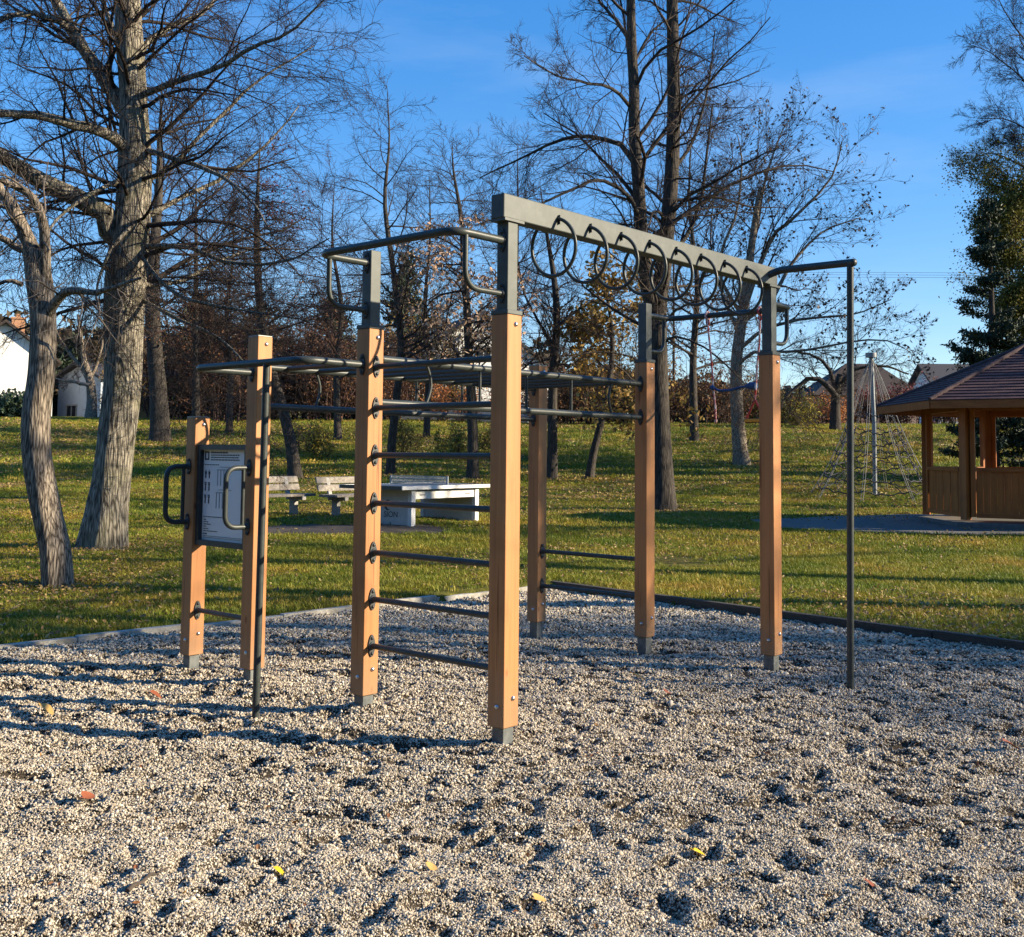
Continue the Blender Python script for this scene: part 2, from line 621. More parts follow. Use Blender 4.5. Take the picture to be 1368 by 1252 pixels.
def stamp(cx, cy, rx, ry, ang, depth, rim):
    rm = 2.0 * max(rx, ry)
    i0, i1 = int((cx - rm - GX0) / GS), int((cx + rm - GX0) / GS) + 1
    j0, j1 = int((cy - rm - GY0) / GS), int((cy + rm - GY0) / GS) + 1
    if i0 < 0 or j0 < 0 or i1 >= GH.shape[0] or j1 >= GH.shape[1]: return
    X, Y = gx[i0:i1, j0:j1] - cx, gy[i0:i1, j0:j1] - cy
    c, s_ = math.cos(ang), math.sin(ang)
    wx, wy = gx[i0:i1, j0:j1], gy[i0:i1, j0:j1]
    X = X + (vnoise(wx / .09, wy / .09, 41) - .5) * 1.1 * min(rx, .09) + (vnoise(wx / .035, wy / .035, 43) - .5) * .03
    Y = Y + (vnoise(wx / .09, wy / .09, 42) - .5) * 1.1 * min(rx, .09) + (vnoise(wx / .035, wy / .035, 44) - .5) * .03
    q = ((X * c + Y * s_) / rx) ** 2 + ((-X * s_ + Y * c) / ry) ** 2
    GH[i0:i1, j0:j1] += -depth * np.exp(-q ** 1.5) + rim * np.exp(-((np.sqrt(q) - 1.35) / .35) ** 2)


for k in range(1900):
    d_ = math.sqrt(rng.uniform(1.8 ** 2, 9.5 ** 2))
    l_ = rng.uniform(-.62, .62) * d_
    p_ = W(l_, d_)
    if not in_pit(p_[0], p_[1], .2): continue
    big = rng.random() < .22
    rx_, ry_ = (rng.uniform(.07, .13), rng.uniform(.035, .055)) if big else (rng.uniform(.03, .065), rng.uniform(.018, .035))
    stamp(p_[0], p_[1], rx_, ry_, rng.uniform(0, 6.28), rng.uniform(.025, .050) if big else rng.uniform(.014, .034), rng.uniform(.0, .010))
POST_XY = {1: (0, 0), 2: (-1.0534, 0), 3: (-2.1188, 0), 4: (-2.8049, 0), 7: (0, 2.7611), 6: (-1.0534, 2.7611), 5: (-2.1188, 2.7611)}
for k_, (x_, y_) in POST_XY.items():
    x_, y_ = x_ * S, y_ * S
    GH += {1: .025, 2: .03, 3: .035, 4: .03}.get(k_, -.012) * np.exp(-((gx - x_) ** 2 + (gy - y_) ** 2) / .22 ** 2)
# the far side of the pit lies a little lower, trodden down
GH -= .02 * np.clip((gy - 1.0) / 2, 0, 1)


def gravel_z(x, y):
    fi = np.clip((np.asarray(x, float) - GX0) / GS, 0, GH.shape[0] - 2.001)
    fj = np.clip((np.asarray(y, float) - GY0) / GS, 0, GH.shape[1] - 2.001)
    i, j = fi.astype(int), fj.astype(int)
    u, v = fi - i, fj - j
    return GH[i, j] * (1 - u) * (1 - v) + GH[i + 1, j] * u * (1 - v) + GH[i, j + 1] * (1 - u) * v + GH[i + 1, j + 1] * u * v


def polar_grid(name, dists, tans, zfun, mat):
    D, T = np.meshgrid(dists, tans, indexing='ij')
    Lx = D * T
    X = CAM[0] + RT[0] * Lx + FW[0] * D
    Y = CAM[1] + RT[1] * Lx + FW[1] * D
    Z = zfun(X, Y)
    n, m = D.shape
    idx = np.arange(n * m).reshape(n, m)
    F = np.stack([idx[:-1, :-1], idx[:-1, 1:], idx[1:, 1:], idx[1:, :-1]], -1).reshape(-1, 4)
    me = mesh_from(name, np.stack([X, Y, Z], -1).reshape(-1, 3), F.ravel(), np.full(len(F), 4), True)
    return tag(link_mesh(name, me, mat), kind='structure')


M['gravel'] = noise_mat('gravel_bed', [(.3, (.02, .016, .012)), (.5, (.05, .04, .03)), (.7, (.20, .16, .11))], 170, detail=5, rough=.95, bump=.8, bdist=.01, spec=.1, rough_n=.75)
gd = np.concatenate([np.exp(np.linspace(math.log(1.2), math.log(15.0), 330))])
polar_grid('gravel', gd, np.linspace(-.95, .95, 460),
           lambda X, Y: np.where(in_pit(X, Y, -.05), gravel_z(X, Y), -.25), M['gravel'])


def lawn_mat():
    m, nt, b, L = new_mat('lawn_soil_and_turf')
    tc = nt.nodes.new('ShaderNodeTexCoord')
    n1 = nt.nodes.new('ShaderNodeTexNoise'); n1.inputs['Scale'].default_value = .35; n1.inputs['Detail'].default_value = 6
    n2 = nt.nodes.new('ShaderNodeTexNoise'); n2.inputs['Scale'].default_value = 9; n2.inputs['Detail'].default_value = 8; n2.inputs['Roughness'].default_value = .7
    for n in (n1, n2): L.new(tc.outputs['Object'], n.inputs['Vector'])
    r1 = ramp(nt, [(.36, (.075, .088, .016)), (.55, (.13, .125, .028)), (.72, (.20, .155, .05))])
    L.new(n1.outputs['Fac'], r1.inputs['Fac'])
    r2 = ramp(nt, [(.3, (.35, .35, .35)), (.7, (1.5, 1.45, 1.3))])
    L.new(n2.outputs['Fac'], r2.inputs['Fac'])
    mx = nt.nodes.new('ShaderNodeMix'); mx.data_type = 'RGBA'; mx.blend_type = 'MULTIPLY'; mx.inputs['Factor'].default_value = 1
    L.new(r1.outputs[0], mx.inputs['A']); L.new(r2.outputs[0], mx.inputs['B'])
    L.new(mx.outputs['Result'], b.inputs['Base Color'])
    b.inputs['Roughness'].default_value = .95
    b.inputs['Specular IOR Level'].default_value = .1
    bp = nt.nodes.new('ShaderNodeBump'); bp.inputs['Strength'].default_value = 1; bp.inputs['Distance'].default_value = .06
    L.new(n2.outputs['Fac'], bp.inputs['Height']); L.new(bp.outputs[0], b.inputs['Normal'])
    return m


M['lawn'] = lawn_mat()
ld_d = np.concatenate([np.exp(np.linspace(math.log(1.0), math.log(5), 20))[:-1], np.exp(np.linspace(math.log(5), math.log(90), 190)), [120, 180, 300, 600, 1200]])
ld_t = np.concatenate([np.linspace(-3.2, -.8, 26)[:-1], np.linspace(-.8, .8, 170), np.linspace(.8, 3.2, 26)[1:]])
polar_grid('lawn', ld_d, ld_t, lambda X, Y: np.where(in_pit(X, Y, .06), -.35, terrain(X, Y)), M['lawn'])

# sheet under everything, behind and beside the camera
MB().add([W(-1500, -1500, -.6), W(1500, -1500, -.6), W(1500, 2500, -.6), W(-1500, 2500, -.6)], [(0, 1, 2, 3)]).build('ground', M['lawn'])
tag(bpy.data.objects['ground'], kind='structure')


# ------------------------------------------------------------------ scattered small stuff (instances on points)
def scatter(name, P, sizes, source, kind='stuff', tilt=.5, seed=0):
    me = bpy.data.meshes.new(name)
    P = np.asarray(P, np.float32)
    me.vertices.add(len(P))
    me.vertices.foreach_set('co', P.ravel())
    at_ = me.attributes.new('size', 'FLOAT', 'POINT')
    at_.data.foreach_set('value', np.asarray(sizes, np.float32))
    r_ = np.random.default_rng(seed)
    rot = np.stack([r_.normal(0, tilt, len(P)), r_.normal(0, tilt, len(P)), r_.uniform(0, 6.283, len(P))], -1).astype(np.float32)
    ar = me.attributes.new('turn', 'FLOAT_VECTOR', 'POINT')
    ar.data.foreach_set('vector', rot.ravel())
    me.update()
    o = bpy.data.objects.new(name, me)
    COL.objects.link(o)
    ng = bpy.data.node_groups.new(name + '_scatter', 'GeometryNodeTree')
    ng.interface.new_socket('Geometry', in_out='INPUT', socket_type='NodeSocketGeometry')
    ng.interface.new_socket('Geometry', in_out='OUTPUT', socket_type='NodeSocketGeometry')
    N = ng.nodes
    gi, go = N.new('NodeGroupInput'), N.new('NodeGroupOutput')
    iop = N.new('GeometryNodeInstanceOnPoints')
    oi = N.new('GeometryNodeObjectInfo')
    oi.inputs['Object'].default_value = source
    a1 = N.new('GeometryNodeInputNamedAttribute'); a1.data_type = 'FLOAT'; a1.inputs['Name'].default_value = 'size'
    a2 = N.new('GeometryNodeInputNamedAttribute'); a2.data_type = 'FLOAT_VECTOR'; a2.inputs['Name'].default_value = 'turn'
    ng.links.new(gi.outputs[0], iop.inputs['Points'])
    ng.links.new(oi.outputs['Geometry'], iop.inputs['Instance'])
    ng.links.new(a1.outputs['Attribute'], iop.inputs['Scale'])
    ng.links.new(a2.outputs['Attribute'], iop.inputs['Rotation'])
    ng.links.new(iop.outputs[0], go.inputs[0])
    md = o.modifiers.new('scatter', 'NODES')
    md.node_group = ng
    return tag(o, kind=kind)


def loose(name, me, mat):
    """a source shape that is not linked to the scene itself"""
    me.materials.append(mat)
    return bpy.data.objects.new(name, me)


# pebble: a rounded, slightly angular grain
def pebble_mesh(seed):
    r_ = np.random.default_rng(seed)
    t = (1 + 5 ** .5) / 2
    V = np.array([(-1, t, 0), (1, t, 0), (-1, -t, 0), (1, -t, 0), (0, -1, t), (0, 1, t), (0, -1, -t), (0, 1, -t), (t, 0, -1), (t, 0, 1), (-t, 0, -1), (-t, 0, 1)], float)
    V /= np.linalg.norm(V[0])
    V *= r_.uniform(.82, 1.15, (12, 1))
    V *= np.array([.62, .40, .33])
    F = [(0, 11, 5), (0, 5, 1), (0, 1, 7), (0, 7, 10), (0, 10, 11), (1, 5, 9), (5, 11, 4), (11, 10, 2), (10, 7, 6), (7, 1, 8), (3, 9, 4), (3, 4, 2), (3, 2, 6), (3, 6, 8), (3, 8, 9), (4, 9, 5), (2, 4, 11), (6, 2, 10), (8, 6, 7), (9, 8, 1)]
    return mesh_from('pebble', V, np.array(F).ravel(), [3] * 20, seed == 0)


M['pebble'] = leaf_mat('pebble_stone', [(.29, .235, .165), (.56, .48, .355), (.35, .285, .20), (.70, .62, .485), (.12, .09, .06), (.48, .40, .29), (.06, .045, .035), (.60, .52, .39), (.34, .31, .27), (.80, .735, .60)], rough=.85, trans=0, use_object=True)


def sample_frustum(n, d0, d1, half, power, r_):
    """points with density falling as d^-power in the ground plane"""
    u = r_.random(n)
    e = 2 - power
    d = (d0 ** e + u * (d1 ** e - d0 ** e)) ** (1 / e) if abs(e) > 1e-6 else d0 * (d1 / d0) ** u
    l = r_.uniform(-half, half, n) * d
    return CAM[0] + RT[0] * l + FW[0] * d, CAM[1] + RT[1] * l + FW[1] * d, d


for si in range(2):
    r_ = np.random.default_rng(100 + si)
    X1, Y1, D1 = sample_frustum(160000, 2.1, 4.6, .56, 0.0, r_)
    X2, Y2, D2 = sample_frustum(265000, 4.6, 13.5, .56, 2.0, r_)
    X, Y, D = np.concatenate([X1, X2]), np.concatenate([Y1, Y2]), np.concatenate([D1, D2])
    k = in_pit(X, Y, .03)
    X, Y, D = X[k], Y[k], D[k]
    sz = np.maximum(.0074, .0017 * D) * np.exp(r_.normal(-.05, .32, len(D)))
    Z = gravel_z(X, Y) + sz * r_.uniform(.0, .38, len(D))
    scatter('gravel_grains', np.stack([X, Y, Z], -1), sz, loose('pebble', pebble_mesh(si), M['pebble']), tilt=.6, seed=si)


def bare(x, y):
    """paving and worn soil: no grass"""
    l, d = ld(x, y)
    pv = (l > 5.0) & (l < 16) & (d > np.interp(l, [5.0, 7.2, 16], [20.9, 20.3, 18.7])) & (d < np.interp(l, [5.0, 7.2, 16], [23.0, 24.6, 27.0]))
    for (wl_, wd_, rx, ry) in WORN:
        pv |= ((l - wl_) / rx) ** 2 + ((d - wd_) / ry) ** 2 < .75 + .5 * (vnoise(np.asarray(x) / .35, np.asarray(y) / .35, 61) - .4)
    return pv


WORN = []
for (px_, py_, rx_, ry_) in ((425, 709, 2.5, .95), (522, 707, 1.3, .8)):
    q_ = G(px_, py_); a_, b_ = ld(q_[0], q_[1])
    WORN.append((float(a_), float(b_), rx_, ry_))


# grass clump: a dozen bent blades
def clump_mesh(seed, nb, h, spread, w):
    r_ = np.random.default_rng(seed)
    V, F = [], []
    for k in range(nb):
        a = r_.uniform(0, 6.283)
        rad = spread * math.sqrt(r_.random())
        base = np.array([rad * math.cos(a), rad * math.sin(a), -.01])
        az = r_.uniform(0, 6.283)
        hh = h * r_.uniform(.5, 1.15)
        lean = r_.uniform(.15, .85) * hh
        d = np.array([math.cos(az), math.sin(az), 0])
        sd = np.array([-math.sin(az), math.cos(az), 0]) * w * r_.uniform(.7, 1.2)
        b = len(V)
        mid = base + d * lean * .35 + np.array([0, 0, hh * .62])
        tip = base + d * lean + np.array([0, 0, hh * .95])
        V += [base - sd, base + sd, mid - sd * .8, mid + sd * .8, tip]
        F += [(b, b + 1, b + 3, b + 2), (b + 2, b + 3, b + 4)]
    return mesh_from('grass_clump', np.array(V), np.concatenate([np.array(f) for f in F]), [len(f) for f in F], True)


M['grass'] = leaf_mat('grass_blade', [(.135, .165, .014), (.22, .235, .020), (.30, .275, .036), (.165, .20, .016), (.42, .34, .065), (.19, .225, .018)], rough=.55, trans=.3, use_object=True)
_nt = M['grass'].node_tree
_oi = _nt.nodes.new('ShaderNodeObjectInfo')
_n1 = _nt.nodes.new('ShaderNodeTexNoise'); _n1.inputs['Scale'].default_value = .55; _n1.inputs['Detail'].default_value = 5
_nt.links.new(_oi.outputs['Location'], _n1.inputs['Vector'])
_rp = ramp(_nt, [(.36, (.62, .80, .62)), (.50, (1, 1, 1)), (.62, (1.35, 1.08, 1.2)), (.74, (1.5, .98, 1.5))])
_nt.links.new(_n1.outputs['Fac'], _rp.inputs['Fac'])
_mx = _nt.nodes.new('ShaderNodeMix'); _mx.data_type = 'RGBA'; _mx.blend_type = 'MULTIPLY'; _mx.inputs['Factor'].default_value = 1
_old = next(nd for nd in _nt.nodes if nd.type == 'VALTORGB' and nd != _rp)
_nt.links.new(_old.outputs[0], _mx.inputs['A']); _nt.links.new(_rp.outputs[0], _mx.inputs['B'])
for _nd in _nt.nodes:
    if _nd.type == 'BSDF_PRINCIPLED': _nt.links.new(_mx.outputs['Result'], _nd.inputs['Base Color'])
    if _nd.type == 'BSDF_TRANSLUCENT': _nt.links.new(_mx.outputs['Result'], _nd.inputs['Color'])
TREE_PX = [(80, 785), (136, 733), (886, 683), (992, 621), (214, 590), (396, 640), (521, 634), (632, 640), (737, 640), (786, 640)]
TREE_XY = np.array([G(*q)[:2] for q in TREE_PX])
r_ = np.random.default_rng(55)
for (n, d0, d1, pw, h, sp, w, sd) in ((60000, 8.5, 19, 1.0, .062, .085, .0036, 1), (60000, 18, 36, 1.2, .075, .15, .007, 2), (45000, 35, 72, 1.0, .10, .30, .014, 3)):
    X, Y, D = sample_frustum(n, d0, d1, .60, pw, r_)
    k = ~in_pit(X, Y, -.14)
    # thinner where leaves lie and where the turf is worn
    wear = vnoise(X / 2.2, Y / 2.2, 21) * .6 + vnoise(X / .6, Y / .6, 22) * .4
    k &= (wear > .30 * r_.random(len(X)) + .14) & ~bare(X, Y)
    for tx, ty in TREE_XY: k &= (np.hypot(X - tx, Y - ty) > .9 * r_.random(len(X)) + .1)
    X, Y, D = X[k], Y[k], D[k]
    scatter('grass', np.stack([X, Y, terrain(X, Y)], -1), r_.uniform(.7, 1.25, len(X)), loose('grass_clump', clump_mesh(sd, 18, h, sp, w), M['grass']), tilt=.12, seed=sd)


# fallen leaves on the lawn
def leaf_mesh(seed=0):
    V = np.array([(-.5, 0, .02), (-.2, -.28, .10), (.2, -.24, .06), (.5, 0, .0), (.2, .24, .10), (-.2, .28, .05), (0, 0, -.03)])
    F = [(0, 1, 6), (1, 2, 6), (2, 3, 6), (3, 4, 6), (4, 5, 6), (5, 0, 6)]
    return mesh_from('leaf', V, np.array(F).ravel(), [3] * 6, False)


M['fallen'] = leaf_mat('fallen_leaf_litter', [(.36, .24, .09), (.24, .14, .05), (.46, .33, .13), (.16, .09, .04), (.52, .40, .17), (.30, .17, .06), (.20, .13, .07)], rough=.6, trans=.2, use_object=True)
X, Y, D = sample_frustum(200000, 8.7, 66, .60, 1.35, r_)
dens = .10 + .95 * np.clip((vnoise(X / 3.1, Y / 3.1, 31) * .55 + vnoise(X / 1.0, Y / 1.0, 32) * .45 - .42) / .20, 0, 1)
dens *= np.interp(D, [9, 13, 20, 26, 34, 50, 58, 66], [.42, .40, .42, .70, 1, 1, .6, .15])
for tx, ty in TREE_XY: dens = np.maximum(dens, .95 * np.exp(-(np.hypot(X - tx, Y - ty) / 1.7) ** 2))
k = (r_.random(len(X)) < dens) & ~in_pit(X, Y, -.1) & ~(bare(X, Y) & (r_.random(len(X)) < .8))
X, Y, D = X[k], Y[k], D[k]
scatter('fallen_leaves', np.stack([X, Y, terrain(X, Y) + .035 + r_.uniform(0, .03, len(X))], -1), np.maximum(.045, .0028 * D) * r_.uniform(.6, 1.3, len(X)), loose('leaf', leaf_mesh(), M['fallen']), tilt=.45, seed=9)
# a thin litter of small reddish bits in the gravel
X, Y, D = sample_frustum(420, 2.2, 12, .56, 1.0, r_)
k = in_pit(X, Y, .1)
X, Y, D = X[k], Y[k], D[k]
M['bits'] = leaf_mat('gravel_leaf_bits', [(.20, .07, .03), (.32, .14, .05), (.12, .05, .03), (.42, .24, .09)], rough=.7, trans=.1, use_object=True)
scatter('leaf_bits', np.stack([X, Y, gravel_z(X, Y) + .008], -1), r_.uniform(.012, .034, len(X)), loose('leaf', leaf_mesh(), M['bits']), tilt=.5, seed=10)

# ------------------------------------------------------------------ pit edging
M['kerb'] = noise_mat('pale_concrete', [(.3, (.30, .28, .24)), (.7, (.48, .46, .41))], 30, rough=.9, bump=.3, bscale=120, bdist=.004, dirt=((.22, .20, .15), 6))
M['sleeper'] = noise_mat('dark_timber', [(.3, (.035, .028, .022)), (.7, (.085, .068, .05))], 12, (1, 8, 8), rough=.85, bump=.4)
k0 = (-4.80, -4.0, 0)
ke = empty('concrete_kerb', (float(kerb_x(0)), 0, 0), 'pale low concrete kerb between the gravel and the lawn on the left', 'kerb')
yy = -4.0
i = 0
while yy < 5.5:
    y1 = min(yy + 1.0, 5.66)
    a, b = np.array([float(kerb_x(yy)), yy, 0]), np.array([float(kerb_x(y1)), y1, 0])
    ax = (b - a) / np.linalg.norm(b - a)
    nn = np.array([ax[1], -ax[0], 0])
    hh = .03 + .012 * math.sin(i * 2.1)
    MB().box((a + b) / 2 + np.array([0, 0, hh - .1]), (np.linalg.norm(b - a) - .008, .075, .2), (ax, nn, UP)).build('kerb_stone', M['kerb'], ke, bevel=.008)
    yy = y1
    i += 1
te = empty('timber_edging', (0, float(edge_y(0)), 0), 'dark timber edging board along the back of the gravel', 'edging')
xx = -4.45
i = 0
while xx < 9:
    x1 = xx + 1.6
    a, b = np.array([xx, float(edge_y(xx)), 0]), np.array([x1, float(edge_y(x1)), 0])
    ax = (b - a) / np.linalg.norm(b - a)
    nn = np.array([-ax[1], ax[0], 0])
    MB().box((a + b) / 2 + np.array([0, 0, .055 + .008 * math.sin(i * 3) - .11]), (np.linalg.norm(b - a) - .01, .08, .24), (ax, nn, UP)).build('edging_board', M['sleeper'], te, bevel=.006)
    xx = x1
    i += 1


# ------------------------------------------------------------------ trees
def tubes(P, Rr, sides):
    """P (N,K,3), Rr (N,K) -> vertices, quads"""
    N_, K, _ = P.shape
    T = np.gradient(P, axis=1)
    T /= np.linalg.norm(T, axis=2, keepdims=True) + 1e-12
    mt = np.abs(T.mean(1))
    ref = np.eye(3)[np.argmin(mt, axis=1)][:, None, :]
    u = np.cross(T, np.broadcast_to(ref, T.shape))
    u /= np.linalg.norm(u, axis=2, keepdims=True) + 1e-12
    w = np.cross(T, u)
    a = np.arange(sides) * 2 * math.pi / sides
    V = P[:, :, None, :] + Rr[:, :, None, None] * (np.cos(a)[None, None, :, None] * u[:, :, None, :] + np.sin(a)[None, None, :, None] * w[:, :, None, :])
    idx = np.arange(N_ * K * sides).reshape(N_, K, sides)
    nx = np.roll(idx, -1, axis=2)
    F = np.stack([idx[:, :-1], nx[:, :-1], nx[:, 1:], idx[:, 1:]], -1).reshape(-1, 4)
    return V.reshape(-1, 3), F


def join_tubes(name, groups, mat, parent):
    Vs, Fs, off = [], [], 0
    for P, Rr, sd in groups:
        v, f = tubes(P, Rr, sd)
        Vs.append(v); Fs.append(f + off); off += len(v)
    V = np.concatenate(Vs) - ORG.get(parent.name, np.zeros(3))
    F = np.concatenate(Fs)
    me = mesh_from(name, V, F.ravel(), np.full(len(F), 4), True)
    return link_mesh(name, me, mat, parent)


def grow(P, Rr, n, r_, t0=.2, t1=1.0, ang=(35, 65), lf=(.35, .6), rf=.6, rmin=.003, rend=.3, trop=0.0, wig=.18, K=5, taper_len=.5, up_bias=0.0, lmin=.12):
    """children for every parent polyline, all at once"""
    N_, K0, _ = P.shape
    Ls = np.linalg.norm(np.diff(P, axis=1), axis=2).sum(1)
    t = (np.arange(n)[None, :] + r_.random((N_, n))) / n
    t = t0 + t * (t1 - t0)
    f = np.clip(t * (K0 - 1), 0, K0 - 1.001)
    i = f.astype(int)
    u = (f - i)[..., None]
    rows = np.arange(N_)[:, None]
    pos = P[rows, i] * (1 - u) + P[rows, i + 1] * u
    tan = P[rows, i + 1] - P[rows, i]
    tan /= np.linalg.norm(tan, axis=2, keepdims=True) + 1e-12
    rad = Rr[rows, i] * (1 - u[..., 0]) + Rr[rows, i + 1] * u[..., 0]
    rv = r_.normal(size=tan.shape)
    rv[..., 2] += up_bias
    rv -= tan * (rv * tan).sum(2, keepdims=True)
    rv /= np.linalg.norm(rv, axis=2, keepdims=True) + 1e-12
    an = np.radians(r_.uniform(*ang, size=t.shape))[..., None]
    d = np.cos(an) * tan + np.sin(an) * rv
    L = Ls[:, None] * r_.uniform(*lf, size=t.shape) * (1 - taper_len * (t - t0) / max(1e-6, t1 - t0))
    pos, d, L, rad = pos.reshape(-1, 3), d.reshape(-1, 3), np.maximum(L.ravel(), lmin), rad.ravel()
    r0 = np.maximum(np.minimum(rad * rf, L * .017), rmin)
    Q = [pos]
    st = (L / (K - 1))[:, None]
    drift = r_.normal(0, wig * .6, size=d.shape)
    for k in range(K - 1):
        d = d + r_.normal(0, wig, size=d.shape) + drift * .35
        d[:, 2] += trop
        d /= np.linalg.norm(d, axis=1, keepdims=True) + 1e-12
        pos = pos + d * st
        Q.append(pos)
    Q = np.stack(Q, 1)
    RR = r0[:, None] * np.linspace(1, min(rend, .22), K)[None, :]
    return Q, np.maximum(RR, rmin * .55)


def resample(pts, rads, K):
    P = np.array(pts, float)
    # Catmull-Rom
    A = np.concatenate([[2 * P[0] - P[1]], P, [2 * P[-1] - P[-2]]])
    out, ro = [], []
    n = len(P) - 1
    for s_ in np.linspace(0, n - 1e-6, K):
        i = int(s_); t = s_ - i
        p0, p1, p2, p3 = A[i], A[i + 1], A[i + 2], A[i + 3]
        out.append(.5 * (2 * p1 + (p2 - p0) * t + (2 * p0 - 5 * p1 + 4 * p2 - p3) * t ** 2 + (3 * p1 - p0 - 3 * p2 + p3) * t ** 3))
        ro.append(rads[i] * (1 - t) + rads[i + 1] * t)
    return np.array(out), np.array(ro)


def trunk_mesh(name, P, Rr, sides, r_, mat, parent, rough=.06, flare=1.35, lumps=()):
    """an irregular trunk: ribs, swellings and a root flare"""
    K = len(P)
    v, f = tubes(P[None], Rr[None], sides)
    v = v.reshape(K, sides, 3)
    Lc = np.concatenate([[0], np.cumsum(np.linalg.norm(np.diff(P, axis=0), axis=1))])
    a = np.arange(sides) * 2 * math.pi / sides
    s1 = int(r_.integers(0, 99))
    nz = (vnoise(np.cos(a)[None, :] * 1.7 + 9 + 0 * Lc[:, None], np.sin(a)[None, :] * 1.7 + Lc[:, None] * .9, s1) - .5) * 2
    nz2 = (vnoise(np.cos(a)[None, :] * 6 + 30, np.sin(a)[None, :] * 6 + Lc[:, None] * 2.3, s1 + 1) - .5)
    sc = 1 + rough * nz + rough * .6 * nz2
    z0 = Rr[0] * 2.2
    fl = np.exp(-Lc / z0)
    root = 1 + (flare - 1) * fl[:, None] * (1 + .55 * np.cos(a * 5 + s1)[None, :])
    sc = sc * root
    v = P[:, None, :] + (v - P[:, None, :]) * sc[..., None]
    me = mesh_from(name, v.reshape(-1, 3) - ORG[parent.name], f.ravel(), np.full(len(f), 4), True)
    return link_mesh(name, me, mat, parent)


def leaf_cards(name, P, size, mat, parent, r_, droop=.3, aspect=.6, kind=True):
    n = len(P)
    a = r_.normal(size=(n, 3)); a[:, 2] -= droop
    a /= np.linalg.norm(a, axis=1, keepdims=True)
    b = np.cross(a, r_.normal(size=(n, 3)))
    b /= np.linalg.norm(b, axis=1, keepdims=True) + 1e-9
    s_ = (size if np.isscalar(size) else np.asarray(size)[:, None]) * r_.uniform(.6, 1.3, (n, 1))
    a, b = a * s_, b * s_ * aspect * .5
    c = np.cross(a, b); c /= np.linalg.norm(c, axis=1, keepdims=True) + 1e-9
    V = np.stack([P, P + a * .45 + b + c * s_ * .1, P + a, P + a * .45 - b + c * s_ * .1], 1).reshape(-1, 3)
    F = np.arange(n * 4).reshape(n, 4)
    F = np.concatenate([F[:, [0, 1, 2]], F[:, [0, 2, 3]]])
    me = mesh_from(name, V - ORG[parent.name], F.ravel(), np.full(len(F), 3), False)
    o = link_mesh(name, me, mat, parent)
    if kind: o['kind'] = 'stuff'
    return o


def pick_on(Q, n, r_, jitter=.05, t0=.3):
    N_, K, _ = Q.shape
    i = r_.integers(0, N_, n)
    f = r_.uniform(t0 * (K - 1), K - 1.001, n)
    k = f.astype(int)
    u = (f - k)[:, None]
    return Q[i, k] * (1 - u) + Q[i, k + 1] * u + r_.normal(0, jitter, (n, 3))


def px_path(pts, d):
    """photo pixels + distance(s) -> points in the world"""
    dl = [d] * len(pts) if np.isscalar(d) else list(np.interp(np.linspace(0, 1, len(pts)), np.linspace(0, 1, len(d)), d))
    return [at(x, y, q) for (x, y), q in zip(pts, dl)]


def tree(name, label, seed, trunk, trunk_r, limbs, levels, bark, twig, leaves=None, sides=14, K=26, group=None, cat='tree', rough=.06, flare=1.3, crown_from=.35, limb_bark=True):
    """trunk: points; limbs: list of (points, r0, r1); levels: dicts for grow()"""
    r_ = np.random.default_rng(seed)
    base = np.array(trunk[0])
    root = empty(name, base, label, cat, group)
    rads = list(np.interp(np.linspace(0, 1, len(trunk)), np.linspace(0, 1, len(trunk_r)), trunk_r))
    tp, tr_ = resample([base - np.array([0, 0, .25])] + list(trunk[1:]), rads, K)
    trunk_mesh('trunk', tp, tr_, sides, r_, bark, root, rough, flare)
    Kl = 12
    LP, LR = [], []
    for pts, r0, r1 in limbs:
        q, rr = resample(pts, list(np.linspace(r0, r1, len(pts))), Kl)
        q[1:] += r_.normal(0, r0 * .18, (Kl - 1, 3))
        LP.append(q); LR.append(rr)
    i0 = int(crown_from * (K - 1))
    top, topr = resample(list(tp[i0::3]), list(tr_[i0::3]), Kl)
    if LP:
        for q_, rq_ in zip(LP, LR):
            join_tubes('limb', [(q_[None], rq_[None], 9)], bark if limb_bark else twig, root)
    P = np.array(LP + [top]); Rr = np.array(LR + [topr])
    groups, last = [], None
    for li, lv in enumerate(levels):
        lv = dict(lv)
        sd = lv.pop('sides', 3)
        if li == 0 and 'top_n' in lv:
            tn = lv.pop('top_n'); tl = lv.pop('top_lf', lv.get('lf')); ta = lv.pop('top_ang', lv.get('ang')); tt = lv.pop('top_trop', lv.get('trop', 0))
            tlv = dict(lv, n=tn, lf=tl, ang=ta, trop=tt, t0=0.0, t1=1.0)
            qs = []
            if LP: qs.append(grow(np.array(LP), np.array(LR), r_=r_, **lv))
            qs.append(grow(top[None], topr[None], r_=r_, **tlv))
            Q = np.concatenate([a for a, b in qs]); RQ = np.concatenate([b for a, b in qs])
        else:
            Q, RQ = grow(P, Rr, r_=r_, **lv)
        groups.append((Q, RQ, sd))
        P, Rr = Q, RQ
        last = Q
    join_tubes('crown', groups, twig, root)
    if leaves:
        n, size, mat, jit, t0 = leaves[:5]
        src = last
        if len(leaves) > 5:                       # only where a test on the twig holds
            src = last[leaves[5](last[:, -1])]
        if len(src):
            leaf_cards('leaves', pick_on(src, n, r_, jit, t0), size, mat, root, r_)
    return root


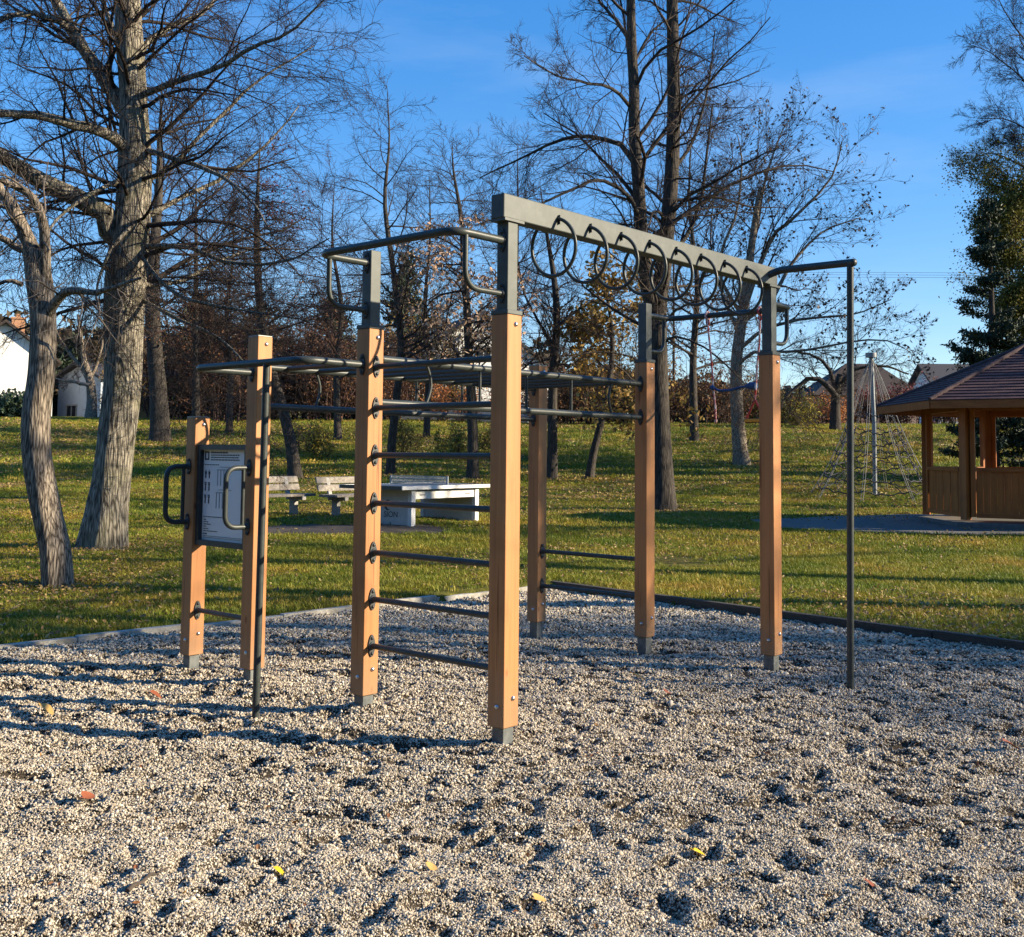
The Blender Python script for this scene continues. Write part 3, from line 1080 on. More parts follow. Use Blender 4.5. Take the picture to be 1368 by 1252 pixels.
M['leaf_tan'] = leaf_mat('withered_tan_leaf', [(.40, .25, .15), (.52, .36, .25), (.30, .17, .10), (.60, .45, .34), (.24, .13, .07)], trans=.2)
M['leaf_rust'] = leaf_mat('rust_leaf', [(.10, .042, .020), (.17, .072, .030), (.065, .03, .017), (.26, .13, .05), (.045, .026, .017)], trans=.2)
M['leaf_gold'] = leaf_mat('golden_brown_leaf', [(.24, .14, .03), (.34, .21, .05), (.17, .095, .025), (.42, .28, .07), (.12, .09, .025)], trans=.25)
M['leaf_red'] = leaf_mat('dark_red_leaf', [(.14, .025, .03), (.20, .045, .04), (.10, .02, .025)], trans=.2)
M['leaf_yellow'] = leaf_mat('yellow_leaf', [(.40, .28, .035), (.26, .22, .03), (.16, .16, .025), (.50, .36, .05), (.12, .13, .025)], trans=.3)
M['leaf_olive'] = leaf_mat('olive_leaf', [(.11, .115, .022), (.17, .16, .03), (.08, .085, .018), (.26, .22, .045), (.13, .12, .025)], trans=.3)
M['leaf_orange'] = leaf_mat('orange_leaf', [(.45, .17, .05), (.34, .11, .035), (.55, .26, .09), (.28, .09, .03)], trans=.25)
M['needle'] = leaf_mat('conifer_needle', [(.018, .032, .020), (.028, .046, .026), (.040, .060, .030), (.022, .038, .022)], trans=0, rough=.6)
M['juniper'] = leaf_mat('juniper_spray', [(.035, .060, .030), (.055, .085, .042), (.075, .105, .055)], trans=0, rough=.6)
M['bud'] = leaf_mat('seed_tuft', [(.07, .05, .04), (.11, .08, .06), (.05, .035, .03)], trans=.1)

# the pale slender trunk nearest on the left
b1 = G(80, 785); d1 = dist_of(b1)
tree('bare_tree', 'slender pale barked tree with a kinked trunk, nearest on the left', 1,
     [b1] + px_path([(74, 740), (62, 680), (52, 620), (49, 560), (57, 490), (58, 430), (52, 375), (44, 330)], d1), [.165, .165, .16, .155, .155, .145, .135, .14, .11],
     [(px_path([(50, 360), (34, 315), (14, 270), (-12, 240)], d1), .10, .05),
      (px_path([(56, 385), (62, 330), (54, 285), (34, 255), (2, 240)], [d1, d1 - .5]), .07, .035),
      (px_path([(62, 430), (78, 398), (100, 388), (126, 392), (152, 384), (190, 372)], [d1, d1 - .7]), .062, .015),
      (px_path([(44, 335), (20, 330), (-20, 300)], d1 + .3), .06, .03),
      (px_path([(30, 380), (10, 376), (-30, 390)], d1 + .2), .03, .015)],
     [dict(n=9, top_n=10, top_lf=(.5, .9), top_ang=(40, 80), lf=(.5, 1.0), ang=(25, 75), rf=.35, rmin=.006, trop=-.02, wig=.22, K=8, sides=5, t0=.2),
      dict(n=6, lf=(.35, .7), ang=(25, 60), rf=.5, rmin=.0038, trop=-.05, wig=.18, K=6, sides=3, t0=.15),
      dict(n=3, lf=(.3, .6), ang=(20, 55), rf=.6, rmin=.0028, trop=-.04, wig=.15, K=4, sides=3, t0=.2)],
     M['bark_pale'], M['twig_pale'], sides=30, K=46, rough=.10, flare=1.12, crown_from=.72)

# the big old tree
b2 = G(136, 733); d2 = dist_of(b2)
B2 = lambda pts, dd=(0, 0): px_path(pts, [d2 + q for q in dd])
tree('old_tree', 'thick furrowed grey tree with heavy spreading limbs on the left lawn', 2,
     [b2] + B2([(143, 690), (150, 640), (157, 570), (163, 500), (166, 430), (169, 350), (177, 280), (180, 210), (178, 140), (174, 70), (170, 0), (166, -70), (160, -150)]),
     [.31, .295, .28, .275, .27, .29, .30, .26, .235, .215, .205, .19, .16, .13],
     [(B2([(158, 320), (132, 282), (92, 258), (48, 238), (0, 205), (-50, 190)], (0, -1.2)), .17, .09),
      (B2([(172, 205), (150, 182), (110, 168), (60, 155), (0, 152), (-60, 150)], (0, -2)), .10, .045),
      (B2([(170, 150), (150, 122), (120, 78), (96, 36), (70, -4), (40, -60)], (0, 1.0)), .125, .06),
      (B2([(178, 120), (160, 60), (140, 10), (118, -60)], (0, 1.6)), .06, .03),
      (B2([(100, 40), (60, 22), (20, 20), (-40, 45)], (.5, -.5)), .06, .03),
      (B2([(188, 128), (230, 112), (290, 92), (340, 62), (390, 40), (440, -5)], (0, -1.5)), .055, .012),
      (B2([(184, 70), (220, 40), (270, 15), (310, -25)], (0, 1.5)), .06, .025),
      (B2([(190, 200), (235, 212), (290, 232), (330, 262), (370, 320)], (0, -2.0)), .05, .010),
      (B2([(192, 290), (240, 266), (300, 236), (360, 190), (400, 140)], (0, 1.5)), .05, .010),
      (B2([(186, 250), (235, 215), (300, 150), (350, 105), (420, 60)], (0, .5)), .045, .010),
      (B2([(190, 330), (250, 330), (310, 352), (380, 350), (440, 318)], (0, -1.8)), .045, .009),
      (B2([(186, 380), (240, 376), (300, 345), (370, 326)], (0, 1.0)), .04, .009),
      (B2([(188, 400), (235, 425), (290, 450), (330, 490), (350, 540)], (0, -2.2)), .035, .007),
      (B2([(178, 300), (150, 330), (130, 385), (135, 430)], (-.2, -1.2)), .035, .008),
      (B2([(172, 235), (120, 260), (70, 300), (40, 360)], (0, -2.5)), .04, .010),
      (B2([(180, 330), (230, 390), (300, 410), (420, 430)], (0, -2.6)), .035, .007)],
     [dict(n=15, top_n=46, top_lf=(.30, .55), top_ang=(55, 95), top_trop=-.02, lf=(.35, .75), ang=(25, 65), rf=.36, rmin=.006, trop=-.015, wig=.16, K=8, sides=5, t0=.15),
      dict(n=12, lf=(.30, .65), ang=(25, 60), rf=.5, rmin=.0042, trop=-.012, wig=.15, K=6, sides=3, t0=.12),
      dict(n=7, lf=(.35, .75), ang=(20, 55), rf=.6, rmin=.0030, trop=.01, wig=.13, K=4, sides=3, t0=.2)],
     M['bark_grey'], M['twig'], sides=44, K=70, rough=.09, flare=1.38, crown_from=.42)

LV = lambda n1, n2, n3, rm, tl=(.35, .6), ta=(40, 75), tt=.03, wig=.15, n0=10: [
    dict(n=n0, top_n=n1, top_lf=tl, top_ang=ta, top_trop=tt, lf=(.3, .6), ang=(25, 60), rf=.38, rmin=rm * 1.7, trop=tt, wig=wig, K=8, sides=5, t0=.15),
    dict(n=n2, lf=(.3, .6), ang=(25, 60), rf=.5, rmin=rm * 1.25, trop=tt * .6, wig=wig, K=5, sides=3, t0=.15),
    dict(n=n3, lf=(.35, .7), ang=(20, 55), rf=.6, rmin=rm, trop=tt * .5, wig=wig, K=4, sides=3, t0=.2)]

# twin-stemmed tall tree in the middle
b9 = G(886, 683); d9 = dist_of(b9)
tree('tall_tree', 'tall dark twin stemmed bare tree rising behind the ring beam', 3,
     [b9] + px_path([(884, 640), (881, 560), (879, 480), (879, 410), (886, 360), (892, 300), (898, 220), (900, 140), (899, 60), (897, -20), (894, -110), (892, -190)], d9),
     [.30, .27, .25, .235, .22, .20, .185, .175, .165, .15, .135, .12, .09],
     [(px_path([(878, 430), (866, 370), (858, 310), (852, 230), (848, 150), (845, 80), (842, 0), (838, -90), (834, -170)], [d9, d9 - 1.2]), .19, .08),
      (px_path([(858, 300), (840, 262), (800, 240), (760, 255), (700, 280), (640, 300)], [d9 - .4, d9 - 2]), .06, .014),
      (px_path([(852, 225), (826, 192), (780, 182), (740, 190), (690, 215), (640, 238)], [d9 - .5, d9 + 1]), .075, .014),
      (px_path([(848, 150), (820, 120), (780, 110), (740, 100), (700, 75)], [d9 - .5, d9 - 3]), .05, .012),
      (px_path([(845, 60), (825, 30), (800, 0), (780, -40)], [d9 - .7, d9 + 1]), .06, .02),
      (px_path([(898, 230), (925, 190), (940, 140), (950, 90), (955, 40)], [d9, d9 + 1]), .05, .014),
      (px_path([(892, 290), (920, 262), (960, 240), (1000, 215), (1030, 200)], [d9, d9 - 2]), .055, .012),
      (px_path([(888, 345), (915, 320), (935, 270), (945, 200), (952, 140)], [d9, d9 + 1.5]), .07, .02),
      (px_path([(880, 470), (900, 450), (950, 470), (1000, 520), (1020, 560)], [d9, d9 - 3]), .035, .008),
      (px_path([(880, 510), (850, 480), (800, 470), (750, 480)], [d9, d9 - 2]), .035, .008),
      (px_path([(880, 440), (910, 410), (960, 400), (1010, 420)], [d9, d9 - 2]), .04, .008)],
     LV(38, 12, 7, .0042, tl=(.20, .34), ta=(45, 85), tt=-.005, n0=15), M['bark_dark'], M['twig'], sides=26, K=50, rough=.08, flare=1.25, crown_from=.30)

# vase-shaped tree with seed tufts, right of the middle
b10 = G(992, 621); d10 = dist_of(b10)
tree('bare_tree', 'wide vase shaped bare tree dotted with seed tufts, right of the middle', 4,
     [b10] + px_path([(988, 590), (984, 540), (984, 480), (992, 420), (1000, 360), (1008, 300), (1016, 250)], d10), [.30, .26, .235, .22, .20, .16, .12, .08],
     [(px_path([(984, 440), (1010, 370), (1030, 320), (1062, 290), (1110, 240), (1125, 190)], [d10, d10 - 2]), .12, .02),
      (px_path([(992, 430), (1030, 400), (1060, 350), (1100, 310), (1150, 290)], [d10, d10 + 2]), .11, .02),
      (px_path([(984, 470), (1020, 440), (1080, 425), (1140, 420), (1190, 400)], [d10, d10 - 2]), .09, .015),
      (px_path([(984, 490), (1010, 470), (1060, 470), (1120, 460), (1180, 455), (1215, 470)], [d10, d10 - 3]), .08, .012),
      (px_path([(1000, 370), (1010, 310), (1020, 250), (1035, 200), (1050, 165)], [d10, d10 + 1]), .10, .02),
      (px_path([(986, 440), (960, 380), (950, 320), (955, 250)], [d10, d10 + 2]), .09, .015),
      (px_path([(990, 420), (960, 360), (985, 280), (990, 210), (985, 180)], [d10, d10 - 2]), .08, .015)],
     LV(10, 11, 6, .0055, tl=(.3, .5), ta=(25, 55), tt=.07, n0=13), M['bark_pale'], M['twig'],
     leaves=(2600, .15, M['bud'], .02, .7), sides=22, K=36, rough=.07, flare=1.3, crown_from=.5)

# further bare trees over the lawn
b3 = G(214, 590); d3 = dist_of(b3)
tree('bare_tree', 'straight bare tree behind the thick old tree, its trunk just right of it', 5,
     [b3] + px_path([(212, 540), (208, 480), (204, 420), (206, 340), (212, 260), (214, 180), (216, 110)], d3), [.42, .38, .36, .33, .26, .18, .10, .015],
     [], LV(40, 14, 7, .007, tl=(.22, .40), ta=(45, 80), tt=.02), M['bark_dark'], M['twig'], sides=18, K=30, crown_from=.35)
b4 = G(396, 640); d4 = dist_of(b4)
tree('bare_tree', 'leaning bare tree behind the left bench with a tuft of dark red leaves', 6,
     [b4] + px_path([(390, 600), (380, 555), (364, 500), (352, 440), (345, 380), (343, 300), (345, 240), (348, 180)], d4), [.23, .20, .18, .165, .15, .13, .10, .05, .010],
     [], LV(44, 14, 7, .0055, tl=(.25, .45), ta=(55, 95), tt=-.01), M['bark_dark'], M['twig_red'],
     leaves=(420, .10, M['leaf_red'], .05, .3, lambda e: (np.abs(ld(e[:, 0], e[:, 1])[0] / ld(e[:, 0], e[:, 1])[1] + .205) < .03) & (e[:, 2] > 8.5)),
     sides=16, K=30, crown_from=.42)
b5 = G(521, 634); d5 = dist_of(b5)
tree('bare_tree', 'slim bare tree above the park benches, left of the leafy one', 7,
     [b5] + px_path([(524, 590), (530, 530), (536, 470), (532, 420), (524, 350), (514, 270), (520, 190), (517, 115)], d5), [.17, .15, .135, .12, .11, .10, .075, .035, .008],
     [], LV(40, 12, 6, .0050, tl=(.26, .45), ta=(45, 85), tt=.0), M['bark_dark'], M['twig'], sides=14, K=28, crown_from=.35)
b6 = G(632, 640); d6 = dist_of(b6)
tree('leafy_tree', 'thin tree hung with withered tan leaves behind the table tennis table', 8,
     [b6] + px_path([(632, 600), (630, 540), (627, 480), (624, 420), (620, 350), (616, 290), (606, 230), (604, 190)], d6), [.20, .18, .165, .15, .13, .11, .075, .035, .008],
     [], LV(42, 12, 6, .0050, tl=(.24, .42), ta=(45, 80), tt=-.02), M['bark_dark'], M['twig'],
     leaves=(1900, .17, M['leaf_tan'], .10, .1, lambda e: (e[:, 2] > 3.4) & (e[:, 2] < 9.2)), sides=14, K=28, crown_from=.30)
b8 = G(737, 640); d8 = dist_of(b8)
tree('bare_tree', 'dark bare tree standing behind the backmost wooden post', 9,
     [b8] + px_path([(738, 600), (738, 540), (740, 480), (744, 430), (740, 370), (730, 310), (722, 250)], d8), [.19, .17, .16, .15, .13, .10, .06, .012],
     [(px_path([(742, 440), (770, 415), (810, 400), (850, 420)], d8 - 1), .06, .02), (px_path([(741, 470), (720, 430), (700, 390), (690, 340)], d8), .06, .02)],
     LV(30, 13, 6, .0055, tl=(.28, .48), ta=(40, 75), tt=.01), M['bark_dark'], M['twig'], sides=14, K=26, crown_from=.35)
b7 = G(786, 640); d7 = dist_of(b7)
tree('leafy_tree', 'short leaning tree with a golden brown crown behind the monkey bars', 10,
     [b7] + px_path([(793, 605), (803, 565), (812, 520), (818, 470), (815, 420), (806, 380)], d7), [.15, .135, .12, .11, .09, .06, .03],
     [], LV(28, 12, 6, .0055, tl=(.42, .70), ta=(50, 90), tt=-.01), M['bark_dark'], M['twig'],
     leaves=(3600, .20, M['leaf_gold'], .16, .1), sides=14, K=24, crown_from=.35)
b11 = at(122, 556, 68); b11[2] = terrain(b11[0], b11[1])
tree('bare_tree', 'small low branched bare tree in front of the shade-blue house wall', 11,
     [b11] + px_path([(123, 540), (122, 520), (118, 500), (112, 480), (108, 450), (104, 420)], 68), [.34, .30, .28, .24, .18, .12, .07],
     [(px_path([(120, 515), (96, 510), (74, 506)], 67), .12, .05), (px_path([(120, 505), (100, 480), (84, 460), (70, 430)], 68), .14, .05), (px_path([(120, 505), (132, 480), (140, 440)], 69), .12, .05)],
     LV(12, 10, 6, .008, tl=(.35, .6), ta=(30, 60), tt=.04), M['bark_pale'], M['twig'], sides=12, K=20, crown_from=.4)
b12 = G(1104, 585); d12 = dist_of(b12)
b12 = at(1116, 562, 62); b12[2] = terrain(b12[0], b12[1])
tree('bare_tree', 'low dark apple like tree with an arching limb left of the climbing net', 12,
     [b12] + px_path([(1116, 540), (1118, 520), (1122, 500)], 62), [.30, .26, .22, .15],
     [(px_path([(1117, 530), (1090, 505), (1060, 520), (1040, 545)], 61), .18, .05), (px_path([(1117, 525), (1140, 495), (1180, 490), (1215, 500)], 62), .13, .04), (px_path([(1118, 522), (1105, 490), (1085, 475), (1060, 470)], 63), .14, .04)],
     LV(16, 11, 6, .008, tl=(.8, 1.5), ta=(40, 80), tt=-.01, n0=12), M['bark_dark'], M['twig'], sides=12, K=18, crown_from=.4)


for i, (px, py, ytop, rr, lf, nl, lab) in enumerate((
        (262, 585, 215, .16, 'leaf_rust', 900, 'bare tree with a few rusty leaves behind the gap between old tree and short post'),
        (306, 580, 255, .14, 'leaf_rust', 1200, 'rusty leaved tree seen above the information board'),
        (452, 588, 235, .15, 'leaf_rust', 500, 'bare reddish tree framed by the high pull-up bar'),
        (570, 586, 225, .13, 'leaf_tan', 500, 'thin bare tree between the slim one and the leafy tan one'),
        (690, 588, 190, .15, 'leaf_rust', 300, 'bare tree seen just right of the nearest post'),
        (928, 590, 170, .17, 'leaf_rust', 500, 'bare tree standing between the twin tree and the vase shaped one'))):
    b_ = G(px, py); q = dist_of(b_)
    sw = 8 * math.sin(i * 2.3)
    tree('bare_tree' if nl < 600 else 'leafy_tree', lab, 40 + i,
         [b_] + px_path([(px + sw * .3, py - (py - ytop) * .25), (px - sw * .5, py - (py - ytop) * .5), (px + sw, py - (py - ytop) * .75), (px + sw * .6, ytop)], q), [rr * 1.25, rr, rr * .75, rr * .40, rr * .06],
         [], LV(38, 13, 7, .006, tl=(.28, .48), ta=(40, 80), tt=.01), M['bark_dark'], M['twig_red'] if i in (0, 1, 2) else M['twig'],
         leaves=(nl, .15, M[lf], .12, .1, lambda e: e[:, 2] < 9.5), sides=12, K=24, crown_from=.22)

# ------------------------------------------------------------------ conifers, shrubs, leafy masses
def conifer(name, label, base, h, rad, seed, n=9000, mat=None, size=.30, group=None):
    r_ = np.random.default_rng(seed)
    root = empty(name, base, label, 'conifer', group)
    tp, tr_ = resample([base - np.array([0, 0, .2]), base + np.array([.05, 0, h * .5]), base + np.array([0, .05, h])], [h * .022, h * .013, .02], 14)
    trunk_mesh('trunk', tp, tr_, 8, r_, M['bark_dark'], root)
    nb = int(h * 11)
    t = np.sort(r_.uniform(.06, .99, nb))
    az = r_.uniform(0, 6.283, nb)
    prof = rad * (1 - t) ** .75 * r_.uniform(.65, 1.2, nb) + .15
    K = 6
    s_ = np.linspace(0, 1, K)
    lift = r_.uniform(-.25, .15, nb)
    P = np.stack([base[0] + np.cos(az)[:, None] * prof[:, None] * s_, base[1] + np.sin(az)[:, None] * prof[:, None] * s_,
                  base[2] + t[:, None] * h + prof[:, None] * (lift[:, None] * s_ + .25 * s_ ** 3)], -1)
    join_tubes('branches', [(P, np.maximum(.012, .03 * (1 - t))[:, None] * np.linspace(1, .3, K)[None], 3)], M['bark_dark'], root)
    i = r_.choice(nb, n, p=prof / prof.sum())
    f = (K - 1) * np.clip(r_.random(n) ** .6, 0, .999)
    k = f.astype(int); u = (f - k)[:, None]
    Q = P[i, k] * (1 - u) + P[i, k + 1] * u + r_.normal(0, .10, (n, 3)) * np.array([1, 1, .5])
    leaf_cards('needles', Q, size, mat or M['needle'], root, r_, droop=-.1, aspect=.35)
    return root


def shrub(name, label, base, w, h, seed, n, size, mat, twig='twig', stems=14, depth=None, cat='shrub', group=None, n2=12, spread=1.0):
    """many-stemmed bush: twigs carry the leaves"""
    r_ = np.random.default_rng(seed)
    base = np.array(base, float)
    root = empty(name, base, label, cat, group)
    depth = depth or w
    a = r_.uniform(0, 6.283, stems); q = np.sqrt(r_.random(stems))
    x0 = q * np.cos(a) * w * .5; y0 = q * np.sin(a) * depth * .5
    st = base + RT * x0[:, None] * .75 + FW * y0[:, None] * .75
    hh = h * r_.uniform(.55, 1.0, stems) * (1 - .35 * q ** 2)
    K = 6
    s_ = np.linspace(0, 1, K)[None, :, None]
    out = (RT * x0[:, None] + FW * y0[:, None]) * .45 * spread
    P = st[:, None, :] + out[:, None, :] * s_ + np.array([0, 0, 1.0]) * hh[:, None, None] * s_ + r_.normal(0, .05 * h, (stems, K, 3)) * s_
    P[:, 0, 2] -= .1
    Rr = np.full((stems, 1), max(.012, .010 * h)) * np.linspace(1, .3, K)[None]
    Q, RQ = grow(P, Rr, n2, r_, t0=.02, ang=(25, 70), lf=(.25, .55), rf=.5, rmin=.006, trop=.02, wig=.2, K=5)
    Q2, RQ2 = grow(Q, RQ, 6, r_, t0=.15, ang=(25, 60), lf=(.35, .7), rf=.6, rmin=.0055, trop=.0, wig=.18, K=4)
    join_tubes('stems', [(P, Rr, 4), (Q, RQ, 3), (Q2, RQ2, 3)], M[twig], root)
    if n:
        leaf_cards('leaves', pick_on(Q2, n, r_, size * .5, .0), size, mat, root, r_)
    return root


def on_ground(px, d):
    p = at(px, 560, d)
    p[2] = float(terrain(p[0], p[1]))
    return p


PXM = lambda d: d / F_PX            # metres per photo pixel at distance d

# evergreens behind the lawn
for (px, d, ytop, wpx, lab) in (
        (540, 84, 336, 120, 'dark pointed evergreen right behind the middle of the far houses row'),
        (440, 88, 395, 130, 'dark evergreen behind the hedge, seen through the high pull-up frame'),
        (262, 86, 392, 150, 'broad dark evergreen behind the leaning tree on the left'),
        (345, 92, 402, 150, 'dark evergreen rising behind the rusty hedge on the left'),
        (94, 90, 448, 70, 'small dark evergreen beside the chimneyed house')):
    b = on_ground(px, d)
    ztop = at(px, ytop, d)[2]
    conifer('evergreen_tree', lab, b, ztop - b[2], wpx * PXM(d) * .5, px, n=6000, size=.55)
# big pine at the right edge
b = on_ground(1326, 38)
conifer('pine_tree', 'dark blue green pine with tufted boughs above the pavilion roof', b, at(1322, 262, 38)[2] - b[2], 1.55, 77, n=26000, size=.17)
# leafy tree right edge
b13 = on_ground(1418, 42)
tree('leafy_tree', 'tall tree with thinning olive leaves and a bare top at the right edge', 13,
     [b13] + px_path([(1416, 500), (1414, 420), (1410, 330), (1408, 240), (1406, 150), (1404, 60), (1402, -30), (1400, -120)], 42), [.34, .30, .27, .25, .22, .18, .14, .09, .04],
     [(px_path([(1410, 320), (1385, 270), (1350, 245), (1312, 235)], 41), .06, .010), (px_path([(1412, 400), (1390, 360), (1362, 340), (1340, 345)], 42), .07, .012),
      (px_path([(1408, 220), (1380, 180), (1345, 160), (1306, 158)], 42), .05, .010), (px_path([(1406, 120), (1380, 70), (1345, 20), (1325, -20)], 43), .05, .010),
      (px_path([(1412, 440), (1390, 420), (1362, 415), (1345, 430)], 40), .06, .010), (px_path([(1406, 150), (1370, 110), (1330, 75), (1300, 60)], 42), .045, .009),
      (px_path([(1409, 260), (1370, 225), (1325, 205), (1290, 215)], 42.5), .05, .008), (px_path([(1413, 470), (1392, 460), (1366, 468), (1350, 485)], 40), .055, .010),
      (px_path([(1410, 350), (1380, 310), (1350, 295), (1325, 290)], 40.5), .055, .010), (px_path([(1411, 380), (1396, 372), (1375, 378), (1352, 395)], 39.5), .05, .010),
      (px_path([(1409, 280), (1392, 262), (1370, 262), (1345, 275)], 40), .05, .010), (px_path([(1408, 200), (1385, 205), (1362, 195), (1330, 190)], 40.5), .05, .010)],
     LV(44, 14, 8, .0050, tl=(.18, .34), ta=(40, 80), tt=.02, n0=20), M['bark_dark'], M['twig'],
     leaves=(60000, .10, M['leaf_olive'], .20, .1, lambda e: np.random.default_rng(3).random(len(e)) < np.clip((13.8 - e[:, 2]) / 4.0, 0, 1)), sides=14, K=28, crown_from=.2)

# rusty and purple hedges along the crest
HG = 'autumn hedge bushes along the lawn crest'
for i, (px, d, ytop, wpx, mt, tw, n, lab) in enumerate((
        (175, 70, 456, 67, 'leaf_gold', 'twig', 1890, 'small brown bush right of the thick old tree'),
        (238, 66, 418, 123, 'leaf_rust', 'twig_red', 5460, 'tangled rusty bush left in the hedge row, behind the short board post'),
        (302, 64, 403, 134, 'leaf_rust', 'twig_red', 5880, 'tangled rusty bush behind the gap between the two left posts'),
        (372, 67, 396, 134, 'leaf_rust', 'twig_red', 5460, 'tall tangled rusty bush right of the tall left post'),
        (440, 66, 386, 134, 'leaf_rust', 'twig_red', 6300, 'reddish brown bush under the lower pull-up bar'),
        (500, 70, 418, 100, 'leaf_rust', 'twig_red', 3780, 'reddish brown bush behind the second post with the rungs'),
        (575, 74, 388, 123, 'leaf_gold', 'twig', 7560, 'tall golden brown bush in front of the pointed evergreen'),
        (600, 68, 505, 78, 'leaf_orange', 'twig_red', 2310, 'low orange brown bush below the golden one'),
        (690, 74, 500, 100, 'leaf_rust', 'twig', 1890, 'dark brown bush in front of the gabled white house'),
        (760, 66, 470, 123, 'leaf_rust', 'twig', 4620, 'rusty bush right of the backmost wooden post'),
        (850, 68, 450, 145, 'leaf_gold', 'twig', 5880, 'golden brown bush behind the steel topped back post'),
        (930, 66, 470, 134, 'leaf_rust', 'twig', 4620, 'rusty bush between the tall twin tree and the vase shaped tree'),
        (1000, 70, 492, 100, 'leaf_gold', 'twig', 3150, 'golden bush behind the right front post'),
        (1050, 68, 515, 78, 'leaf_olive', 'twig', 2730, 'olive bush left of the orange bush'),
        (1100, 72, 520, 78, 'leaf_orange', 'twig_red', 2730, 'glowing orange bush left of the climbing net'),
        (1160, 74, 516, 100, 'leaf_rust', 'twig_red', 2520, 'brown bush right behind the climbing net mast'),
        (1215, 76, 499, 140, 'leaf_red', 'twig_red', 4620, 'dark red bush left of the pavilion roof'),
        (1268, 74, 502, 89, 'leaf_rust', 'twig_red', 2520, 'rusty bush behind the pavilion eaves'))):
    b = on_ground(px, d)
    h = at(px, ytop, d)[2] - b[2]
    shrub('hedge_bush', lab, b, wpx * PXM(d), h, 200 + i, n, .155, M[mt], tw, stems=30, depth=2.8, group=HG)
b = on_ground(1072, 64)
shrub('yellow_bush', 'small bright yellow green bush left of the orange bush', b, 1.6, 1.5, 260, 700, .16, M['leaf_yellow'])
b = on_ground(14, 66)
shrub('juniper_bush', 'spreading green juniper below the chimneyed house', b, 2.6, 1.6, 261, 3200, .26, M['juniper'], stems=26)
# young shrubs on the slope
for i, (px, py, ytop, wpx, mt, n, lab) in enumerate((
        (432, 612, 556, 46, 'leaf_yellow', 700, 'young yellow leaved shrub on the slope left of the second post'),
        (405, 606, 552, 40, 'leaf_olive', 500, 'young green shrub beside the yellow one on the slope'),
        (540, 606, 552, 44, 'leaf_olive', 600, 'young olive shrub behind the benches, right of the second post'),
        (605, 612, 556, 60, 'leaf_yellow', 750, 'young yellow green shrub behind the table tennis net'),
        (655, 606, 560, 44, 'leaf_olive', 450, 'young olive shrub beside the nearest post'),
        (268, 602, 556, 30, 'leaf_olive', 200, 'thin green shrub left of the short board post'))):
    b = G(px, py)
    d = dist_of(b)
    shrub('young_shrub', lab, b, wpx * PXM(d), (py - ytop) * PXM(d), 300 + i, n, .11, M[mt], stems=9, group='young shrubs on the slope')
# trees out of frame on the right whose shade falls over the lawn and pit
src = None


def copy_thing(o, loc, rz, sc=1.0):
    c = o.copy(); COL.objects.link(c)
    c.location = loc; c.rotation_euler = (0, 0, rz); c.scale = (sc, sc, sc)
    for ch in o.children:
        k = ch.copy(); COL.objects.link(k); k.parent = c
    return c


slim = next(o for o in bpy.data.objects if o.type == 'EMPTY' and o.get('label', '').startswith('slim bare tree'))
for i, (pr_o, l, d, rz, sc) in enumerate(((bpy.data.objects['tall_tree'], 20, 7.7, 1.0, .70), (bpy.data.objects['tall_tree'], 26, 7.2, 2.4, .75), (slim, 14, 10.9, 4.0, 1.5), (slim, 16, 12.6, 1.7, 1.5), (slim, 23, 18.0, 1.0, 1.6),
                                         (slim, 24, 27.5, 5.1, 1.5), (slim, 30, 33, .4, 1.6), (slim, 29, 40, 3.2, 1.5), (slim, 34, 45, 2.0, 1.7), (slim, 37, 53, 5.5, 1.6))):
    p = W(l, d); p[2] = float(terrain(p[0], p[1])) - .1
    c = copy_thing(pr_o, p, rz, sc)
    c.name = 'shade_tree'
    tag(c, 'bare tree out of sight on the right that shades the lawn', 'tree', 'bare trees beside the view on the right')

# woods: the far side beyond the houses, and an unseen belt added behind the viewer to cut sky light
M['wood_leaf'] = leaf_mat('distant_wood_foliage', [(.045, .035, .020), (.075, .05, .03), (.035, .035, .018), (.095, .06, .03), (.03, .034, .022)], trans=0)


def wood(name, path, hfun, depth, n, size, seed):
    r_ = np.random.default_rng(seed)
    t = r_.random(n) * (len(path) - 1)
    i = np.minimum(t.astype(int), len(path) - 2)
    u = (t - i)[:, None]
    P = np.array(path)
    p = P[i] * (1 - u) + P[i + 1] * u + np.stack([r_.normal(0, depth, n), r_.normal(0, depth, n), np.zeros(n)], -1)
    h = hfun(t / (len(path) - 1)) * (.62 + .55 * vnoise(p[:, 0] / 5.0, p[:, 1] / 5.0, seed)) * (.8 + .3 * vnoise(p[:, 0] / 1.6, p[:, 1] / 1.6, seed + 1))
    p[:, 2] = terrain(p[:, 0], p[:, 1]) + h * np.sqrt(r_.random(n))
    o = empty(name + '_root', (0, 0, 0), '', '')
    m = leaf_cards(name, p, size, M['wood_leaf'], o, r_, droop=0, aspect=.8)
    m.parent = None
    bpy.data.objects.remove(o)
    return tag(m, kind='stuff')


wood('far_wood', [W(-62, 112), W(-30, 116), W(0, 118), W(30, 122), W(75, 120)], lambda t: np.interp(t, [0, .45, .55, .75, 1], [9.5, 9.0, 6, 3.2, 7]), 3.0, 26000, .9, 71)
wood('unseen_shade_belt', [W(-34, 6), W(-30, -12), W(-12, -22), W(10, -24), W(30, -20)], lambda t: 12 + 0 * t, 2.5, 9000, 1.6, 72)

